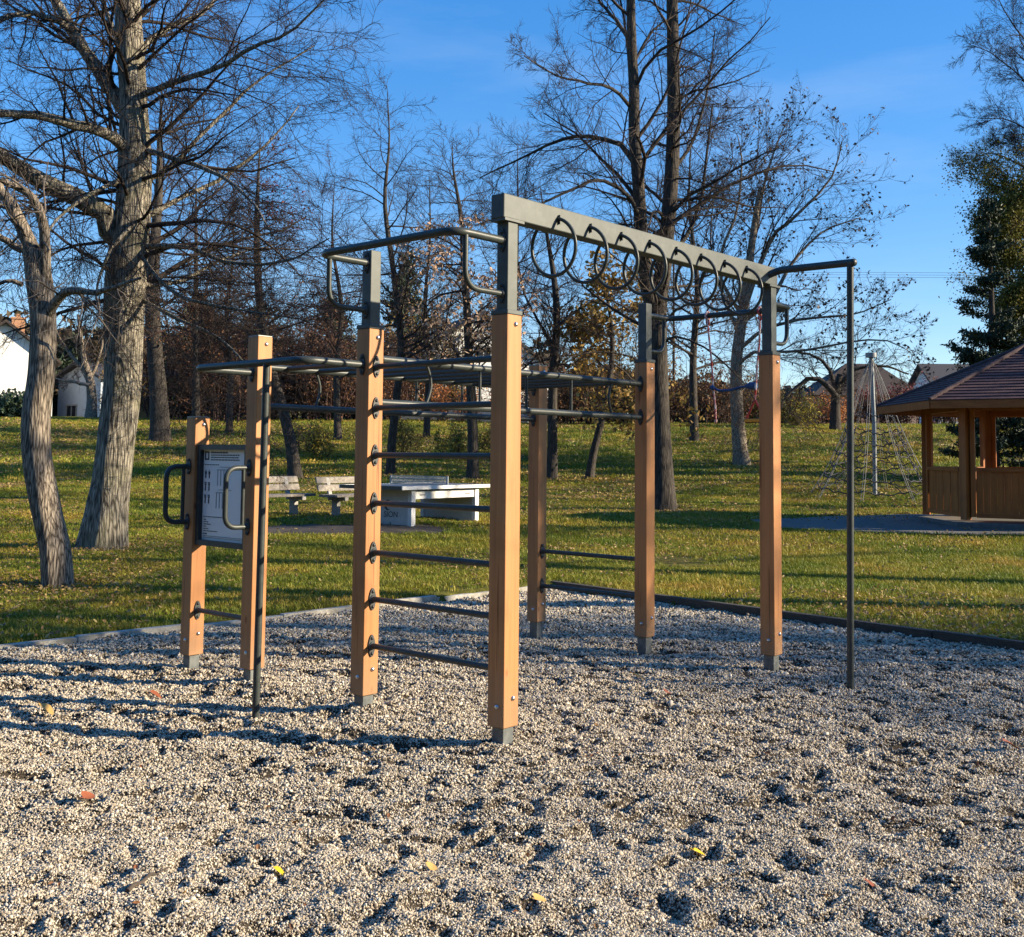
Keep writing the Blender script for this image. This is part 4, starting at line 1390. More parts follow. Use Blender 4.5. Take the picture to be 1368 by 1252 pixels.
# ------------------------------------------------------------------ houses
M['white_wall'] = noise_mat('white_render', [(.3, (.70, .69, .66)), (.7, (.80, .79, .76))], 3, rough=.9, bump=.1, bscale=40)
M['shade_blue_wall'] = noise_mat('shade_blue_render', [(.3, (.36, .42, .50)), (.7, (.44, .50, .57))], 3, rough=.9)  # the wing's blue shade is put into its base colour
M['roof_brown'] = noise_mat('brown_tiles', [(.3, (.030, .021, .017)), (.7, (.062, .042, .033))], 6, (1, 1, 6), rough=.85, bump=.4)
M['roof_dark'] = noise_mat('dark_tiles', [(.3, (.03, .03, .034)), (.7, (.06, .058, .06))], 6, (1, 1, 6), rough=.8, bump=.4)
M['brick'] = noise_mat('chimney_brick', [(.3, (.32, .15, .08)), (.7, (.45, .25, .14))], 12, rough=.9)
M['pane'] = flat_mat('dark_window_glass', (.02, .022, .026), .08)
M['frame_white'] = flat_mat('window_frame', (.30, .29, .27), .6)
M['grey_wall'] = noise_mat('grey_blue_wall', [(.3, (.17, .20, .24)), (.7, (.23, .26, .30))], 4, rough=.9)
M['salmon_wall'] = noise_mat('salmon_render', [(.3, (.50, .30, .20)), (.7, (.60, .38, .27))], 4, rough=.9)


def house(label, c, ang, w, dep, eave, ridge, wall, roof, wins, chim=None, over=.5):
    """c: centre of the gable front's foot; ang: direction of the front's normal (from +RT towards -FW)"""
    nrm = RT * math.cos(ang) - FW * math.sin(ang)
    sd = np.cross(UP, nrm)                      # along the front
    root = empty('house', c, label, 'house')
    O = np.array(c, float)
    pr = lambda s_, z, q=0.0: O + sd * s_ + UP * z + nrm * q
    MB().prism([pr(-w / 2, -2), pr(w / 2, -2), pr(w / 2, eave), pr(0, ridge), pr(-w / 2, eave)], -nrm * dep).build('wall', wall, root)
    rf = MB()
    sl = (ridge - eave) / (w / 2)
    t = .22
    for sg in (-1, 1):
        rf.prism([pr(0, ridge + .03, over), pr(sg * (w / 2 + over), eave - sl * over + .03, over), pr(sg * (w / 2 + over), eave - sl * over + .03 + t, over), pr(0, ridge + .03 + t, over)], -nrm * (dep + 2 * over))
    ro = rf.build('roof', roof, root)
    if chim:
        s_, q, zt_ = chim
        ch = MB().box(pr(s_, zt_ - 1.2, -q), (.9, .7, 2.4), (sd, nrm, UP)).box(pr(s_, zt_ + .06, -q), (1.05, .85, .14), (sd, nrm, UP)).box(pr(s_, zt_ + .25, -q), (.3, .3, .3), (sd, nrm, UP)).build('chimney', M['brick'], ro)
    for (s_, z0, z1, ww) in wins:
        m_ = MB()
        for dz in (z0, z1):
            m_.box(pr(s_, dz, .03), (ww + .14, .08, .10), (sd, nrm, UP))
        for ds in (-ww / 2, 0, ww / 2):
            m_.box(pr(s_ + ds, (z0 + z1) / 2, .032), (.09, .075, z1 - z0), (sd, nrm, UP))
        wf = m_.build('window', M['frame_white'], root)
        MB().box(pr(s_, (z0 + z1) / 2, .012), (ww, .02, z1 - z0), (sd, nrm, UP)).build('pane', M['pane'], wf)
    return root


def hz(px, py, d): return float(at(px, py, d)[2])


g = on_ground(2, 80); z0 = g[2]
house('white gabled house with a brick chimney at the left edge', g, R(62), 6.8, 9, hz(0, 478, 80) - z0, hz(8, 432, 80) - z0, M['white_wall'], M['roof_brown'],
      [(-1.2, hz(0, 503, 80) - z0, hz(0, 490, 80) - z0, 1.8), (2.6, hz(0, 503, 80) - z0, hz(0, 490, 80) - z0, 1.3), (2.4, hz(0, 550, 80) - z0, hz(0, 538, 80) - z0, 1.2)], chim=(.9, .9, hz(10, 424, 80) - z0))
g = on_ground(104, 84); z0 = g[2]
house('low house wing coloured in bluish shade with one square window behind the old tree', g, R(128), 6.0, 9, hz(100, 506, 84) - z0, hz(100, 488, 84) - z0, M['shade_blue_wall'], M['roof_dark'],
      [(-.9, hz(80, 557, 84) - z0, hz(80, 541, 84) - z0, 1.4)])
g = on_ground(640, 90); z0 = g[2]
house('white gabled house with dark roof behind the leafy tan tree', g, R(70), 12.5, 10, hz(640, 490, 90) - z0, hz(640, 420, 90) - z0, M['white_wall'], M['roof_dark'],
      [(-1.5, hz(640, 540, 90) - z0, hz(640, 520, 90) - z0, 1.6), (2.0, hz(640, 540, 90) - z0, hz(640, 520, 90) - z0, 1.6), (.3, hz(640, 482, 90) - z0, hz(640, 464, 90) - z0, 1.3)])
# hipped brown roof behind the net
g = on_ground(1140, 92); z0 = g[2]
hr = empty('house', g, 'salmon walled house under a broad brown roof behind the climbing net', 'house')
zr, ze = hz(1140, 486, 92) , hz(1140, 532, 92)
hw, hd = 4.6, 4.2
cc = g.copy(); cc[2] = 0
C_ = lambda a, b_, z: cc + RT * a + FW * b_ + UP * z
MB().box(cc + UP * ((ze + z0) / 2 - 1), (hw * 2 - .9, hd * 2 - .9, ze - z0 + 2), (RT, FW, UP)).build('wall', M['salmon_wall'], hr)
q = [C_(-hw, -hd, ze), C_(hw, -hd, ze), C_(hw, hd, ze), C_(-hw, hd, ze), C_(-.6, 0, zr), C_(2.0, 0, zr)]
MB().add(q, [(0, 1, 5, 4), (2, 3, 4, 5), (1, 2, 5), (3, 0, 4), (3, 2, 1, 0)]).build('roof', M['roof_brown'], hr)
w_ = MB()
for ds in (-1.2, .3):
    f_ = MB().box(C_(ds, -hd + .42, ze - .75), (1.1, .1, .9), (RT, FW, UP)).build('window', M['frame_white'], hr)
    MB().box(C_(ds, -hd + .36, ze - .75), (.9, .05, .72), (RT, FW, UP)).build('pane', M['pane'], f_)
g = on_ground(1322, 100); z0 = g[2]
house('house with a dark slate roof behind the pavilion', g, R(0), 7.0, 6, hz(1280, 522, 100) - z0, hz(1280, 490, 100) - z0, M['white_wall'], M['roof_dark'], [(0, 1.0, 2.0, 1.2)])
# garden wall behind the shrubs, wooden shed
p0, p1 = on_ground(535, 71), on_ground(705, 71)
wl = MB()
wl.box((p0 + p1) / 2 + UP * .45, (np.linalg.norm(p1 - p0), .25, 1.3), (RT, FW, UP)).box((p0 + p1) / 2 + UP * 1.14, (np.linalg.norm(p1 - p0) + .1, .36, .09), (RT, FW, UP))
recenter(tag(wl.build('garden_wall', M['grey_wall']), 'low grey blue garden wall at the far edge of the lawn', 'wall'), (p0 + p1) / 2)
g = on_ground(198, 69)
sh = empty('wooden_shed', g, 'small yellowish wooden shed between the old tree and its straight neighbour', 'shed')
M['shed'] = wood_mat('shed_boards', (.16, .085, .02), (.28, .16, .05))
for k in range(9):
    MB().box(g + RT * (-.9 + .225 * k) + UP * .55, (.215, 1.4, 1.15), (RT, FW, UP)).build('board', M['shed'], sh)
MB().box(g + UP * 1.16, (2.3, 1.8, .08), (RT, FW, UP)).build('roof', M['roof_brown'], sh)

# overhead line
pl = empty('power_line', on_ground(1330, 118), 'three thin overhead wires in the sky right of the pole', 'power line')
M['wire'] = flat_mat('wire', (.03, .03, .035), .6)
for k in range(3):
    pts = [at(px, 364 + 3.2 * k + (0.00002 * (px - 1100) ** 2), 118) for px in np.linspace(900, 1800, 24)]
    MB().tube(pts, .016, 5).build('wire', M['wire'], pl)
pm = MB().tube([on_ground(1800, 118), at(1800, 340, 118)], [.16, .10], 8).build('pole', M['twig'], pl)
pm2 = MB().tube([on_ground(900, 118), at(900, 340, 118)], [.16, .10], 8).build('pole', M['twig'], pl)

#@@PART2
# ------------------------------------------------------------------ the climbing frame
# measured in units of S metres, x towards the right post row, y along the ring beam
def Q(x, y, z): return np.array([x * S, y * S, (z - .155) * S])


X2, X3, X4, LB = -1.0534, -2.1188, -2.8049, 2.7611
ZB, ZT, ZT3, ZT4, ZS = .2538, 2.3145, 2.340, 1.835, 2.77
fr = empty('workout_rig', Q(0, 0, .155), 'wooden post climbing frame with dark steel bars standing in the gravel pit', 'climbing frame')
HA = .055
STX = .038          # half width of the steel uprights


def bolt(x, y, z, nrm, parent, r=.0135):
    c = Q(x, y, z)
    m = MB().dome(c, nrm, r * S, .011 * S, 10)
    return m.build('bolt', M['bolt'], parent)


def plate(x, y, z, nrm, parent, h=.062, w=.026):
    """oval flange with two bolt heads; nrm is +-x or +-y"""
    nrm = np.array(nrm, float)
    sd = np.cross(UP, nrm)
    c = Q(x, y, z)
    poly = []
    for k in range(18):
        a = 2 * math.pi * k / 18
        poly.append(c + (sd * w * math.cos(a) * (1 - .25 * abs(math.sin(a))) + UP * h * math.sin(a)) * S)
    m = MB().prism(poly if np.dot(np.cross(poly[1] - poly[0], poly[2] - poly[1]), nrm) > 0 else poly[::-1], nrm * .008 * S)
    m.dome(c + nrm * .008 * S, nrm, .024 * S, .012 * S, 12)
    for s_ in (-1, 1):
        m.dome(c + nrm * .008 * S + UP * s_ * .042 * S, nrm, .010 * S, .009 * S, 8)
    return m.build('mounting_plate', M['dark_steel'], parent)


posts = {}
for k_, (x, y) in POST_XY.items():
    zt = {3: ZT3, 5: ZT3, 4: ZT4}.get(k_, ZT)
    m = MB().box(Q(x, y, (ZB + zt) / 2), (2 * HA * S, 2 * HA * S, (zt - ZB) * S))
    po = m.build('post', M['post_wood'], fr, bevel=.005)
    posts[k_] = po
    MB().box(Q(x, y, .09), (.076 * S, .076 * S, .34 * S)).build('footing', M['footing'], po, bevel=.003)
    bolt(x + HA, y + .012, ZB + .14, (1, 0, 0), po)
    bolt(x + HA, y + .008, zt - .048, (1, 0, 0), po)
    bolt(x + .01, y - HA, ZB + .10, (0, -1, 0), po)
    if k_ in (3, 4, 5):
        MB().box(Q(x, y, zt + .004), (2 * HA * S - .006, 2 * HA * S - .006, .006)).build('post_cap', M['galv'], po)
    else:
        top = {1: 2.803, 7: 2.803}.get(k_, ZS)
        st = MB().box(Q(x, y, (zt + .012 + top) / 2), (2 * STX * S, 2 * STX * S, (top - zt - .012) * S))
        st.box(Q(x, y, zt + .012), (2 * (HA + .003) * S, 2 * (HA + .003) * S, .024 * S))
        so = st.build('steel_upright', M['beam'], po, bevel=.004)
        if k_ in (1, 7):
            MB().box(Q(x, y, top - .002), (.10 * S, .15 * S, .014 * S)).build('top_plate', M['beam'], po)

# ring beam
BZ0, BZ1, BHX = 2.8065, 2.9330, .045
bm = MB().box(Q(0, (LB - .055) / 2 - .005, (BZ0 + BZ1) / 2), (2 * BHX * S, (LB + .095) * S, (BZ1 - BZ0) * S)).build('ring_beam', M['beam'], fr, bevel=.006)
MB().box(Q(0, LB + .012, (BZ0 + BZ1) / 2 - .004), (2 * BHX * S - .012, .075 * S, (BZ1 - BZ0) * S - .02)).build('beam_end', M['dark_steel'], bm)
RY = [.363, .642, .933, 1.221, 1.508, 1.794, 2.083, 2.369]
for y in RY:
    pts = []
    for k in range(36):
        a = 2 * math.pi * k / 36
        pts.append(Q(.008 + .152 * math.sin(a), y + .012 * math.cos(a), 2.722 - .155 * math.cos(a)))
    rg = MB().tube(pts, .0098 * S, 10, closed=True).build('ring', M['steel'], fr)
    for sg in (1, -1):
        MB().box(Q(sg * (BHX + .003), y - .004 * sg, 2.866), (.022 * S, .006 * S, .050 * S)).build('ring_bracket', M['steel'], rg)

# rungs between the two front posts, the high ones first
for z in (2.098, 1.862, 1.594, 1.323, 1.045, .785, .526):
    MB().tube([Q(X2 + HA, 0, z), Q(-HA, 0, z)], .0165 * S, 12).build('rung', M['steel'], fr)
    plate(X2 + HA, 0, z, (1, 0, 0), posts[2])
    plate(-HA, 0, z, (-1, 0, 0), posts[1])
for z in (.823, .543):
    MB().tube([Q(X3 + HA, LB, z), Q(X2 - HA, LB, z)], .0165 * S, 12).build('rung', M['steel'], fr)
    plate(X3 + HA, LB, z, (1, 0, 0), posts[5])
    plate(X2 - HA, LB, z, (-1, 0, 0), posts[6])
MB().tube([Q(X4 + HA, 0, .55), Q(X3 - HA, 0, .55)], .0165 * S, 12).build('rung', M['steel'], fr)
plate(X4 + HA, 0, .55, (1, 0, 0), posts[4])
plate(X3 - HA, 0, .55, (-1, 0, 0), posts[3])

# overhead ladder: two rails on each side, uprights between them, rungs across
ZU, ZL = 2.150, 1.897
for X, pa, pb in ((X2, posts[2], posts[6]), (X3, posts[3], posts[5])):
    for z in (ZU, ZL):
        MB().tube([Q(X, HA, z), Q(X, LB - HA, z)], .0215 * S, 14).build('ladder_rail', M['steel'], fr)
        plate(X, HA, z, (0, 1, 0), pa)
        plate(X, LB - HA, z, (0, -1, 0), pb)
    for i, y in enumerate((.455, .925, 1.38, 1.86, 2.335)):
        bow = .035 if i in (0, 4) else 0.0
        pts = [Q(X, y + (bow if i == 0 else -bow) * math.sin(math.pi * t), ZL + .015 + (ZU - ZL - .03) * t) for t in np.linspace(0, 1, 9)]
        MB().tube(pts, .0095 * S, 8).build('rail_spacer', M['steel'], fr)
for i in range(10):
    y = .215 + i * .259
    MB().tube([Q(X2, y, ZU), Q(X3, y, ZU)], .0155 * S, 12).build('ladder_rung', M['steel'], fr)

# projecting pull-up bars with their braces


def pullup(xa, xb, ys, yo, z, posta, postb, brace=True):
    sg = 1 if yo > ys else -1
    pts = bend([Q(xa, ys, z), Q(xa, yo, z), Q(xb, yo, z), Q(xb, ys, z)], .10 * S, 8)
    po_ = MB().tube(pts, .0212 * S, 14).build('pull_up_bar', M['steel'], fr)
    for x, pp in ((xa, posta), (xb, postb)):
        plate(x, ys, z, (0, sg, 0), pp)
        if brace:
            yb = yo - sg * .075
            pts = bend([Q(x, yb, z - .01), Q(x, yb, z - .275), Q(x, ys, z - .275)], .10 * S, 8)
            MB().tube(pts, .0150 * S, 12).build('brace', M['steel'], po_)
            plate(x, ys, z - .275, (0, sg, 0), pp, .045, .024)


pullup(0, X2, -STX, -.385, 2.698, posts[1], posts[2])
pullup(0, X2, LB + STX, LB + .335, 2.685, posts[7], posts[6])
pullup(X2, X3, -HA, -.475, 2.108, posts[2], posts[3], brace=False)
MB().tube([Q(-1.385, -.475, 2.10), Q(-1.385, -.49, .02)], .0205 * S, 14).build('pole', M['steel'], fr)
# sliding pole on the right with its arm
arm = MB().tube(bend([Q(.035, 2.69, 2.872), Q(.10, 2.735, 2.905), Q(.70, 2.60, 2.875)], .05, 6), .0255 * S, 14)
arm.dome(Q(.70, 2.60, 2.875), np.array([.975, -.22, 0]) / np.linalg.norm([.975, -.22, 0]), .0255 * S, .018 * S, 14)
arm.build('pole_arm', M['steel'], fr)
MB().tube([Q(.672, 2.606, 2.87), Q(.672, 2.53, .02)], .0225 * S, 14).build('pole', M['steel'], fr)
# closed hand grips on the two left posts
for X, pp in ((X3, posts[3]), (X4, posts[4])):
    y0, y1, zt_, zb_ = -HA, -.225, 1.505, 1.135
    gp = MB().tube(bend([Q(X - .005, y0, zt_), Q(X - .005, y1, zt_), Q(X - .005, y1, zb_), Q(X - .005, y0, zb_)], .10 * S, 8), .0165 * S, 12)
    gp.tube([Q(X - .005, -.098, zt_), Q(X - .005, -.098, zb_)], .0125 * S, 10)
    gp.build('hand_grip', M['steel'], fr)
    plate(X - .005, y0, zt_, (0, -1, 0), pp, .055, .026)
    plate(X - .005, y0, zb_, (0, -1, 0), pp, .055, .026)

# information board between the two left posts
bx0, bx1, bz0, bz1 = X4 + HA + .002, X3 - HA - .002, .985, 1.652
bd = MB()
for (xa, xb, za, zb_) in ((bx0, bx0 + .035, bz0, bz1), (bx1 - .035, bx1, bz0, bz1), (bx0 + .035, bx1 - .035, bz0, bz0 + .035), (bx0 + .035, bx1 - .035, bz1 - .035, bz1)):
    bd.box(Q((xa + xb) / 2, 0, (za + zb_) / 2), ((xb - xa) * S, .07 * S, (zb_ - za) * S))
bdo = bd.build('info_board', M['dark_steel'], fr)
sx0, sx1, sz0, sz1 = bx0 + .035, bx1 - .035, bz0 + .035, bz1 - .035
MB().box(Q((sx0 + sx1) / 2, .0, (sz0 + sz1) / 2), ((sx1 - sx0) * S, .012 * S, (sz1 - sz0) * S)).build('board_sheet', M['board_sheet'], bdo)
pr_ = MB()
pl_ = MB()
YF = -.0078
sw, sh_ = sx1 - sx0, sz1 - sz0


def dash(m, u0, u1, v, h):
    m.box(Q(sx0 + sw * (u0 + u1) / 2, YF, sz1 - sh_ * v), (sw * (u1 - u0) * S, .002, sh_ * h * S))


rb = random.Random(4)


def textline(m, u0, u1, v, h):
    u = u0
    while u < u1:
        w = rb.uniform(.02, .07)
        dash(m, u, min(u + w, u1), v, h)
        u += w + .012


# square device sign top left, heading lines beside it
for (u0, u1, v0, v1) in ((.03, .125, .018, .034), (.03, .125, .096, .112), (.03, .05, .034, .096), (.105, .125, .034, .096)):
    pr_.box(Q(sx0 + sw * (u0 + u1) / 2, YF, sz1 - sh_ * (v0 + v1) / 2), (sw * (u1 - u0) * S, .0025, sh_ * (v1 - v0) * S))
textline(pr_, .17, .55, .030, .016)
for v in (.058, .084, .110): textline(pr_, .17, rb.uniform(.72, .84), v, .011)
textline(pr_, .03, .36, .165, .008)
for v in (.272, .412, .552):
    for u in (.06, .14):
        # little standing figures: head, body, two legs, arms
        zc = sz1 - sh_ * v
        xc = sx0 + sw * u
        pr_.add([Q(xc + .0042 * math.cos(a), YF - .001, zc + .026 + .005 * math.sin(a)) for a in np.linspace(0, 6.283, 9)[:-1]], [tuple(range(8))])
        pr_.box(Q(xc, YF, zc + .009), (.008 * S, .002, .019 * S))
        for s_ in (-1, 1):
            pr_.box(Q(xc + s_ * .003, YF, zc - .013), (.0035 * S, .002, .026 * S))
            pr_.box(Q(xc + s_ * .0075, YF, zc + .010 + (.012 if v > .3 else 0)), (.0025 * S, .002, .021 * S))
for (u0, v0) in ((.33, .22), (.31, .47)):
    for k in range(4):
        dash(pl_, u0 + .07 * k, u0 + .07 * k + .012, v0 + .09, .17)
    dash(pl_, u0 - .01, u0 + .26, v0, .008)
    dash(pl_, u0 + .05, u0 + .34, v0 - .03, .006)
textline(pr_, .03, .60, .742, .007)
for i, v in enumerate((.775, .80, .825, .85, .875, .90)): textline(pr_, .04, .10 + .05 * (i % 3) + (.16 if i == 5 else 0), v, .008)
textline(pr_, .03, .12, .93, .012)
textline(pl_, .03, .95, .955, .007)
textline(pl_, .03, .95, .972, .006)
pr_.build('board_print', M['print'], bdo)
pl_.build('board_drawing', M['print_grey'], bdo)

# rope swing tied to the far pull-up bar
M['rope_red'] = noise_mat('red_white_rope', [(.42, (.50, .045, .04)), (.5, (.55, .30, .28)), (.58, (.70, .62, .58))], 38, (1, 1, .5), rough=.85)
M['rope_blue'] = noise_mat('blue_webbing', [(.4, (.015, .05, .15)), (.6, (.03, .09, .22))], 30, rough=.8)
M['yellow_seat'] = flat_mat('yellow_plastic', (.60, .30, .03), .45)
M['red_plastic'] = flat_mat('red_plastic', (.45, .05, .04), .45)
yr = LB + .335
sw_ = empty('rope_trapeze', Q(-.48, yr, 1.86), 'red and white ropes with a blue band and yellow trapeze under the far pull-up bar', 'trapeze')


def rope(pts, r, mat, name='rope'):
    P_, _r = resample(pts, [1] * len(pts), 18)
    return MB().tube(P_, r * S, 8).build(name, mat, sw_)


rope([Q(-.702, yr, 2.66), Q(-.698, yr, 2.58), Q(-.672, yr, 2.35), Q(-.655, yr, 2.13), Q(-.645, yr + .01, 2.0), Q(-.634, yr, 1.885)], .0075, M['rope_red'])
rope([Q(-.255, yr, 2.66), Q(-.262, yr, 2.45), Q(-.285, yr, 2.25), Q(-.293, yr, 2.12), Q(-.300, yr, 2.03)], .0075, M['rope_red'])
for x in (-.702, -.255):
    MB().tube([Q(x, yr + .030 * math.cos(a), 2.685 + .030 * math.sin(a)) for a in np.linspace(0, 6.283, 17)[:-1]], .009 * S, 8, closed=True).build('loop', M['rope_red'], sw_)
    MB().tube([Q(x + .012 * math.cos(a), yr, 2.635 + .02 * math.sin(a)) for a in np.linspace(0, 6.283, 13)[:-1]], .006 * S, 8, closed=True).build('carabiner', M['red_plastic'], sw_)
rope([Q(-.655, yr, 2.13), Q(-.60, yr - .01, 2.105), Q(-.50, yr - .015, 2.105), Q(-.40, yr - .01, 2.125), Q(-.293, yr, 2.125)], .010, M['rope_blue'], 'band')
MB().tube([Q(-.38, yr - .005, 2.128), Q(-.34, yr - .004, 2.132), Q(-.29, yr, 2.13)], [.012 * S, .028 * S, .030 * S], 10).build('band_pad', M['rope_blue'], sw_)
MB().dome(Q(-.655, yr - .012, 2.128), (0, -1, 0), .022 * S, .02 * S).build('knot', M['rope_blue'], sw_)
tri = [Q(-.300, yr, 2.03), Q(-.375, yr, 1.885), Q(-.225, yr, 1.885)]
MB().tube(bend([tri[1], tri[0], tri[2]], .02, 4), .008 * S, 8).build('triangle_handle', M['red_plastic'], sw_)
MB().box(Q(-.30, yr, 1.875), (.175 * S, .028 * S, .024 * S)).build('trapeze_bar', M['yellow_seat'], sw_, bevel=.004)
MB().dome(Q(-.634, yr, 1.885), (0, 0, -1), .013 * S, .03 * S).build('rope_end', M['rope_red'], sw_)

# ------------------------------------------------------------------ table tennis table
M['concrete'] = noise_mat('polymer_concrete', [(.3, (.40, .40, .38)), (.7, (.50, .50, .47))], 25, rough=.8, bump=.15, bscale=160, bdist=.003)
M['table_white'] = noise_mat('white_concrete_edge', [(.3, (.56, .55, .52)), (.5, (.70, .69, .66)), (.7, (.78, .77, .73))], 6, detail=10, rough=.75, bump=.15, bscale=120, bdist=.003)
M['table_top'] = noise_mat('grey_table_top', [(.3, (.13, .145, .15)), (.7, (.18, .195, .20))], 12, rough=.5)
M['net_steel'] = noise_mat('galvanised_net', [(.3, (.22, .25, .28)), (.7, (.33, .36, .39))], 30, rough=.45, metallic=.4)
legN, legF = G(552, 705), G(637, 699)
ud = legF - legN; ud[2] = 0
span = np.linalg.norm(ud); ud /= span
vd = np.cross(UP, ud)                         # away from the camera side edge
if vd @ FW < 0: vd = -vd
TW, TL, TH = 1.525, 2.74, .79
zg = float(terrain(*((legN + legF) / 2)[:2])) - .03
c0 = (legN + legF) / 2 + vd * (TW / 2 - .06)
c0[2] = zg
tt = empty('table_tennis_table', c0, 'white edged concrete table tennis table with a steel net on the lawn', 'table')
MB().box(c0 + UP * (TH - .035), (TL, TW, .05), (ud, vd, UP)).build('table_top', M['table_top'], tt, bevel=.004)
ed = MB()
for s_ in (-1, 1):
    ed.box(c0 + vd * s_ * (TW / 2 + .012) + UP * (TH - .037), (TL + .05, .024, .068), (ud, vd, UP))
ed.build('edge_trim', M['table_white'], tt, bevel=.004)
ed = MB()
for s_ in (-1, 1):
    ed.box(c0 + ud * s_ * (TL / 2 + .012) + UP * (TH - .037), (.022, TW, .066), (ud, vd, UP))
ed.build('end_trim', M['dark_steel'], tt)
lx = span / 2
for s_ in (-1, 1):
    lg = MB().box(c0 + ud * s_ * lx + UP * .26, (.10, TW - .30, .90), (ud, vd, UP))
    lg.build('leg_panel', M['concrete'], tt, bevel=.006)
    for q_ in (-1, 1):
        MB().box(c0 + ud * s_ * lx + vd * q_ * (TW / 2 - .105) + UP * .26, (.12, .09, .90), (ud, vd, UP)).build('leg', M['table_white'], tt, bevel=.006)
for q_ in (-1, 1):
    bmx = MB().box(c0 + vd * q_ * (TW / 2 - .12) + UP * .615, (span - .125, .07, .15), (ud, vd, UP)).build('apron', M['table_white'], tt, bevel=.005)
    for s_ in (-1, 1):
        MB().box(c0 + vd * q_ * (TW / 2 - .083) + ud * s_ * (lx - .28) + UP * .615, (.16, .006, .016), (ud, vd, UP)).build('slot', M['print'], bmx)
# net: a perforated plate of crossing strips in a frame
nt_ = MB()
nz, nh = TH - .008, .165
for z_ in (nz + .008, nz + nh): nt_.box(c0 + UP * z_, (.012, TW - .06, .014), (ud, vd, UP))
for s_ in (-1, 1): nt_.box(c0 + vd * s_ * (TW / 2 - .045) + UP * (nz + nh / 2), (.022, .035, nh), (ud, vd, UP))
no = nt_.build('net_frame', M['net_steel'], tt)
ns = MB()
for k in range(44):
    y_ = -TW / 2 + .07 + (TW - .14) * k / 43
    for sg in (-1, 1):
        ax = (vd * .035 * sg + UP * .145); L_ = np.linalg.norm(ax)
        ns.box(c0 + vd * y_ + UP * (nz + nh / 2) + ud * .002 * sg, (L_, .0035, .0115), (ax / L_, ud, np.cross(ax / L_, ud)))
ns.build('net_mesh', M['net_steel'], no)
# lettering and sign on the end panel: it faces the near-left
endn = -ud
po_ = c0 + ud * (-1) * (lx + .052)


def font(txt, size, loc, xdir, mat, parent, name):
    cu = bpy.data.curves.new(name, 'FONT')
    cu.body = txt
    cu.size = size
    cu.extrude = .001
    cu.align_x = 'CENTER'
    o = bpy.data.objects.new(name, cu)
    cu.materials.append(mat)
    COL.objects.link(o)
    xd = np.array(xdir, float); yd = UP; zd = np.cross(xd, yd)
    loc = np.array(loc) - ORG[parent.name]
    o.matrix_world = Matrix(((xd[0], yd[0], zd[0], loc[0]), (xd[1], yd[1], zd[1], loc[1]), (xd[2], yd[2], zd[2], loc[2]), (0, 0, 0, 1)))
    o.parent = parent
    return o


xd_ = np.cross(UP, endn)
font('SION', .15, po_ + xd_ * .20 + UP * .20 + endn * .002, xd_, M['print'], tt, 'lettering')
cres = []
for a in np.linspace(R(60), R(300), 14): cres.append(po_ + xd_ * (.12 + .09 * math.cos(a)) + UP * (.42 + .10 * math.sin(a)) + endn * .001)
for a in np.linspace(R(290), R(70), 12): cres.append(po_ + xd_ * (.155 + .062 * math.cos(a)) + UP * (.42 + .082 * math.sin(a)) + endn * .001)
MB().prism(cres, endn * .003).build('sign', M['print'], tt)

# worn soil round the table and the benches, darkened to carry the table's shadow
M['soil'] = noise_mat('worn_soil_shadow_dark', [(.3, (.030, .022, .015)), (.7, (.085, .062, .044))], 10, rough=.95, bump=.6, bdist=.02)
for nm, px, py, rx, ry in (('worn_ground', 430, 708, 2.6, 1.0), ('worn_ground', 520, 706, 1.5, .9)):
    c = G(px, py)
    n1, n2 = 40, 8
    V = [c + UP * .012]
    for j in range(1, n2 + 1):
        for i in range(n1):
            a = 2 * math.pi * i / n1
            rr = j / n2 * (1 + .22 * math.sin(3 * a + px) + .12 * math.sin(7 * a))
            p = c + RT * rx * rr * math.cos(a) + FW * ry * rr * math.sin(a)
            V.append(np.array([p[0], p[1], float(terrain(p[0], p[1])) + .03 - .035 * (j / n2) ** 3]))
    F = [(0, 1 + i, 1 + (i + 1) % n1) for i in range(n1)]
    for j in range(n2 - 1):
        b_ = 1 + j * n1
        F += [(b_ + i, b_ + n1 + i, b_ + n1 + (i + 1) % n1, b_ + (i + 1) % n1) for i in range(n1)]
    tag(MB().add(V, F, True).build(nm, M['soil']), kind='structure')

# ------------------------------------------------------------------ park benches
M['bench_wood'] = wood_mat('weathered_plank', (.13, .11, .09), (.36, .325, .28), axis=0, rough=.85)
M['bench_leg'] = noise_mat('bench_concrete', [(.3, (.24, .23, .21)), (.7, (.40, .385, .36))], 20, rough=.9)


def bench(c, face, length, label):
    """c: ground point under the seat centre; face: direction it faces"""
    face = np.array(face, float); face[2] = 0; face /= np.linalg.norm(face)
    al = np.cross(UP, face)
    c = np.array(c, float)
    root = empty('park_bench', c, label, 'bench', 'weathered park benches beside the table')
    for k in range(2):
        zc = .60 + .155 * k
        MB().box(c - face * (.27 + .055 * k) + UP * zc, (length, .045, .125), (al, face * .96 + UP * -.28, UP * .96 + face * -.28)).build('back_plank', M['bench_wood'], root, bevel=.006)
    for k in range(3):
        MB().box(c + face * (-.16 + .165 * k) + UP * .445, (length, .145, .05), (al, face, UP)).build('seat_plank', M['bench_wood'], root, bevel=.006)
    for s_ in (-1, 1):
        o = c + al * s_ * (length / 2 - .32)
        lg = MB().box(o + UP * .385, (.10, .50, .075), (al, face, UP)).box(o - face * .06 + UP * .165, (.10, .16, .45), (al, face, UP))
        lg.build('leg', M['bench_leg'], root, bevel=.006)
        MB().box(o - face * .285 + UP * .60, (.09, .06, .44), (al, face * .96 + UP * -.28, UP * .96 + face * -.28)).build('back_support', M['bench_leg'], root, bevel=.005)
    return root


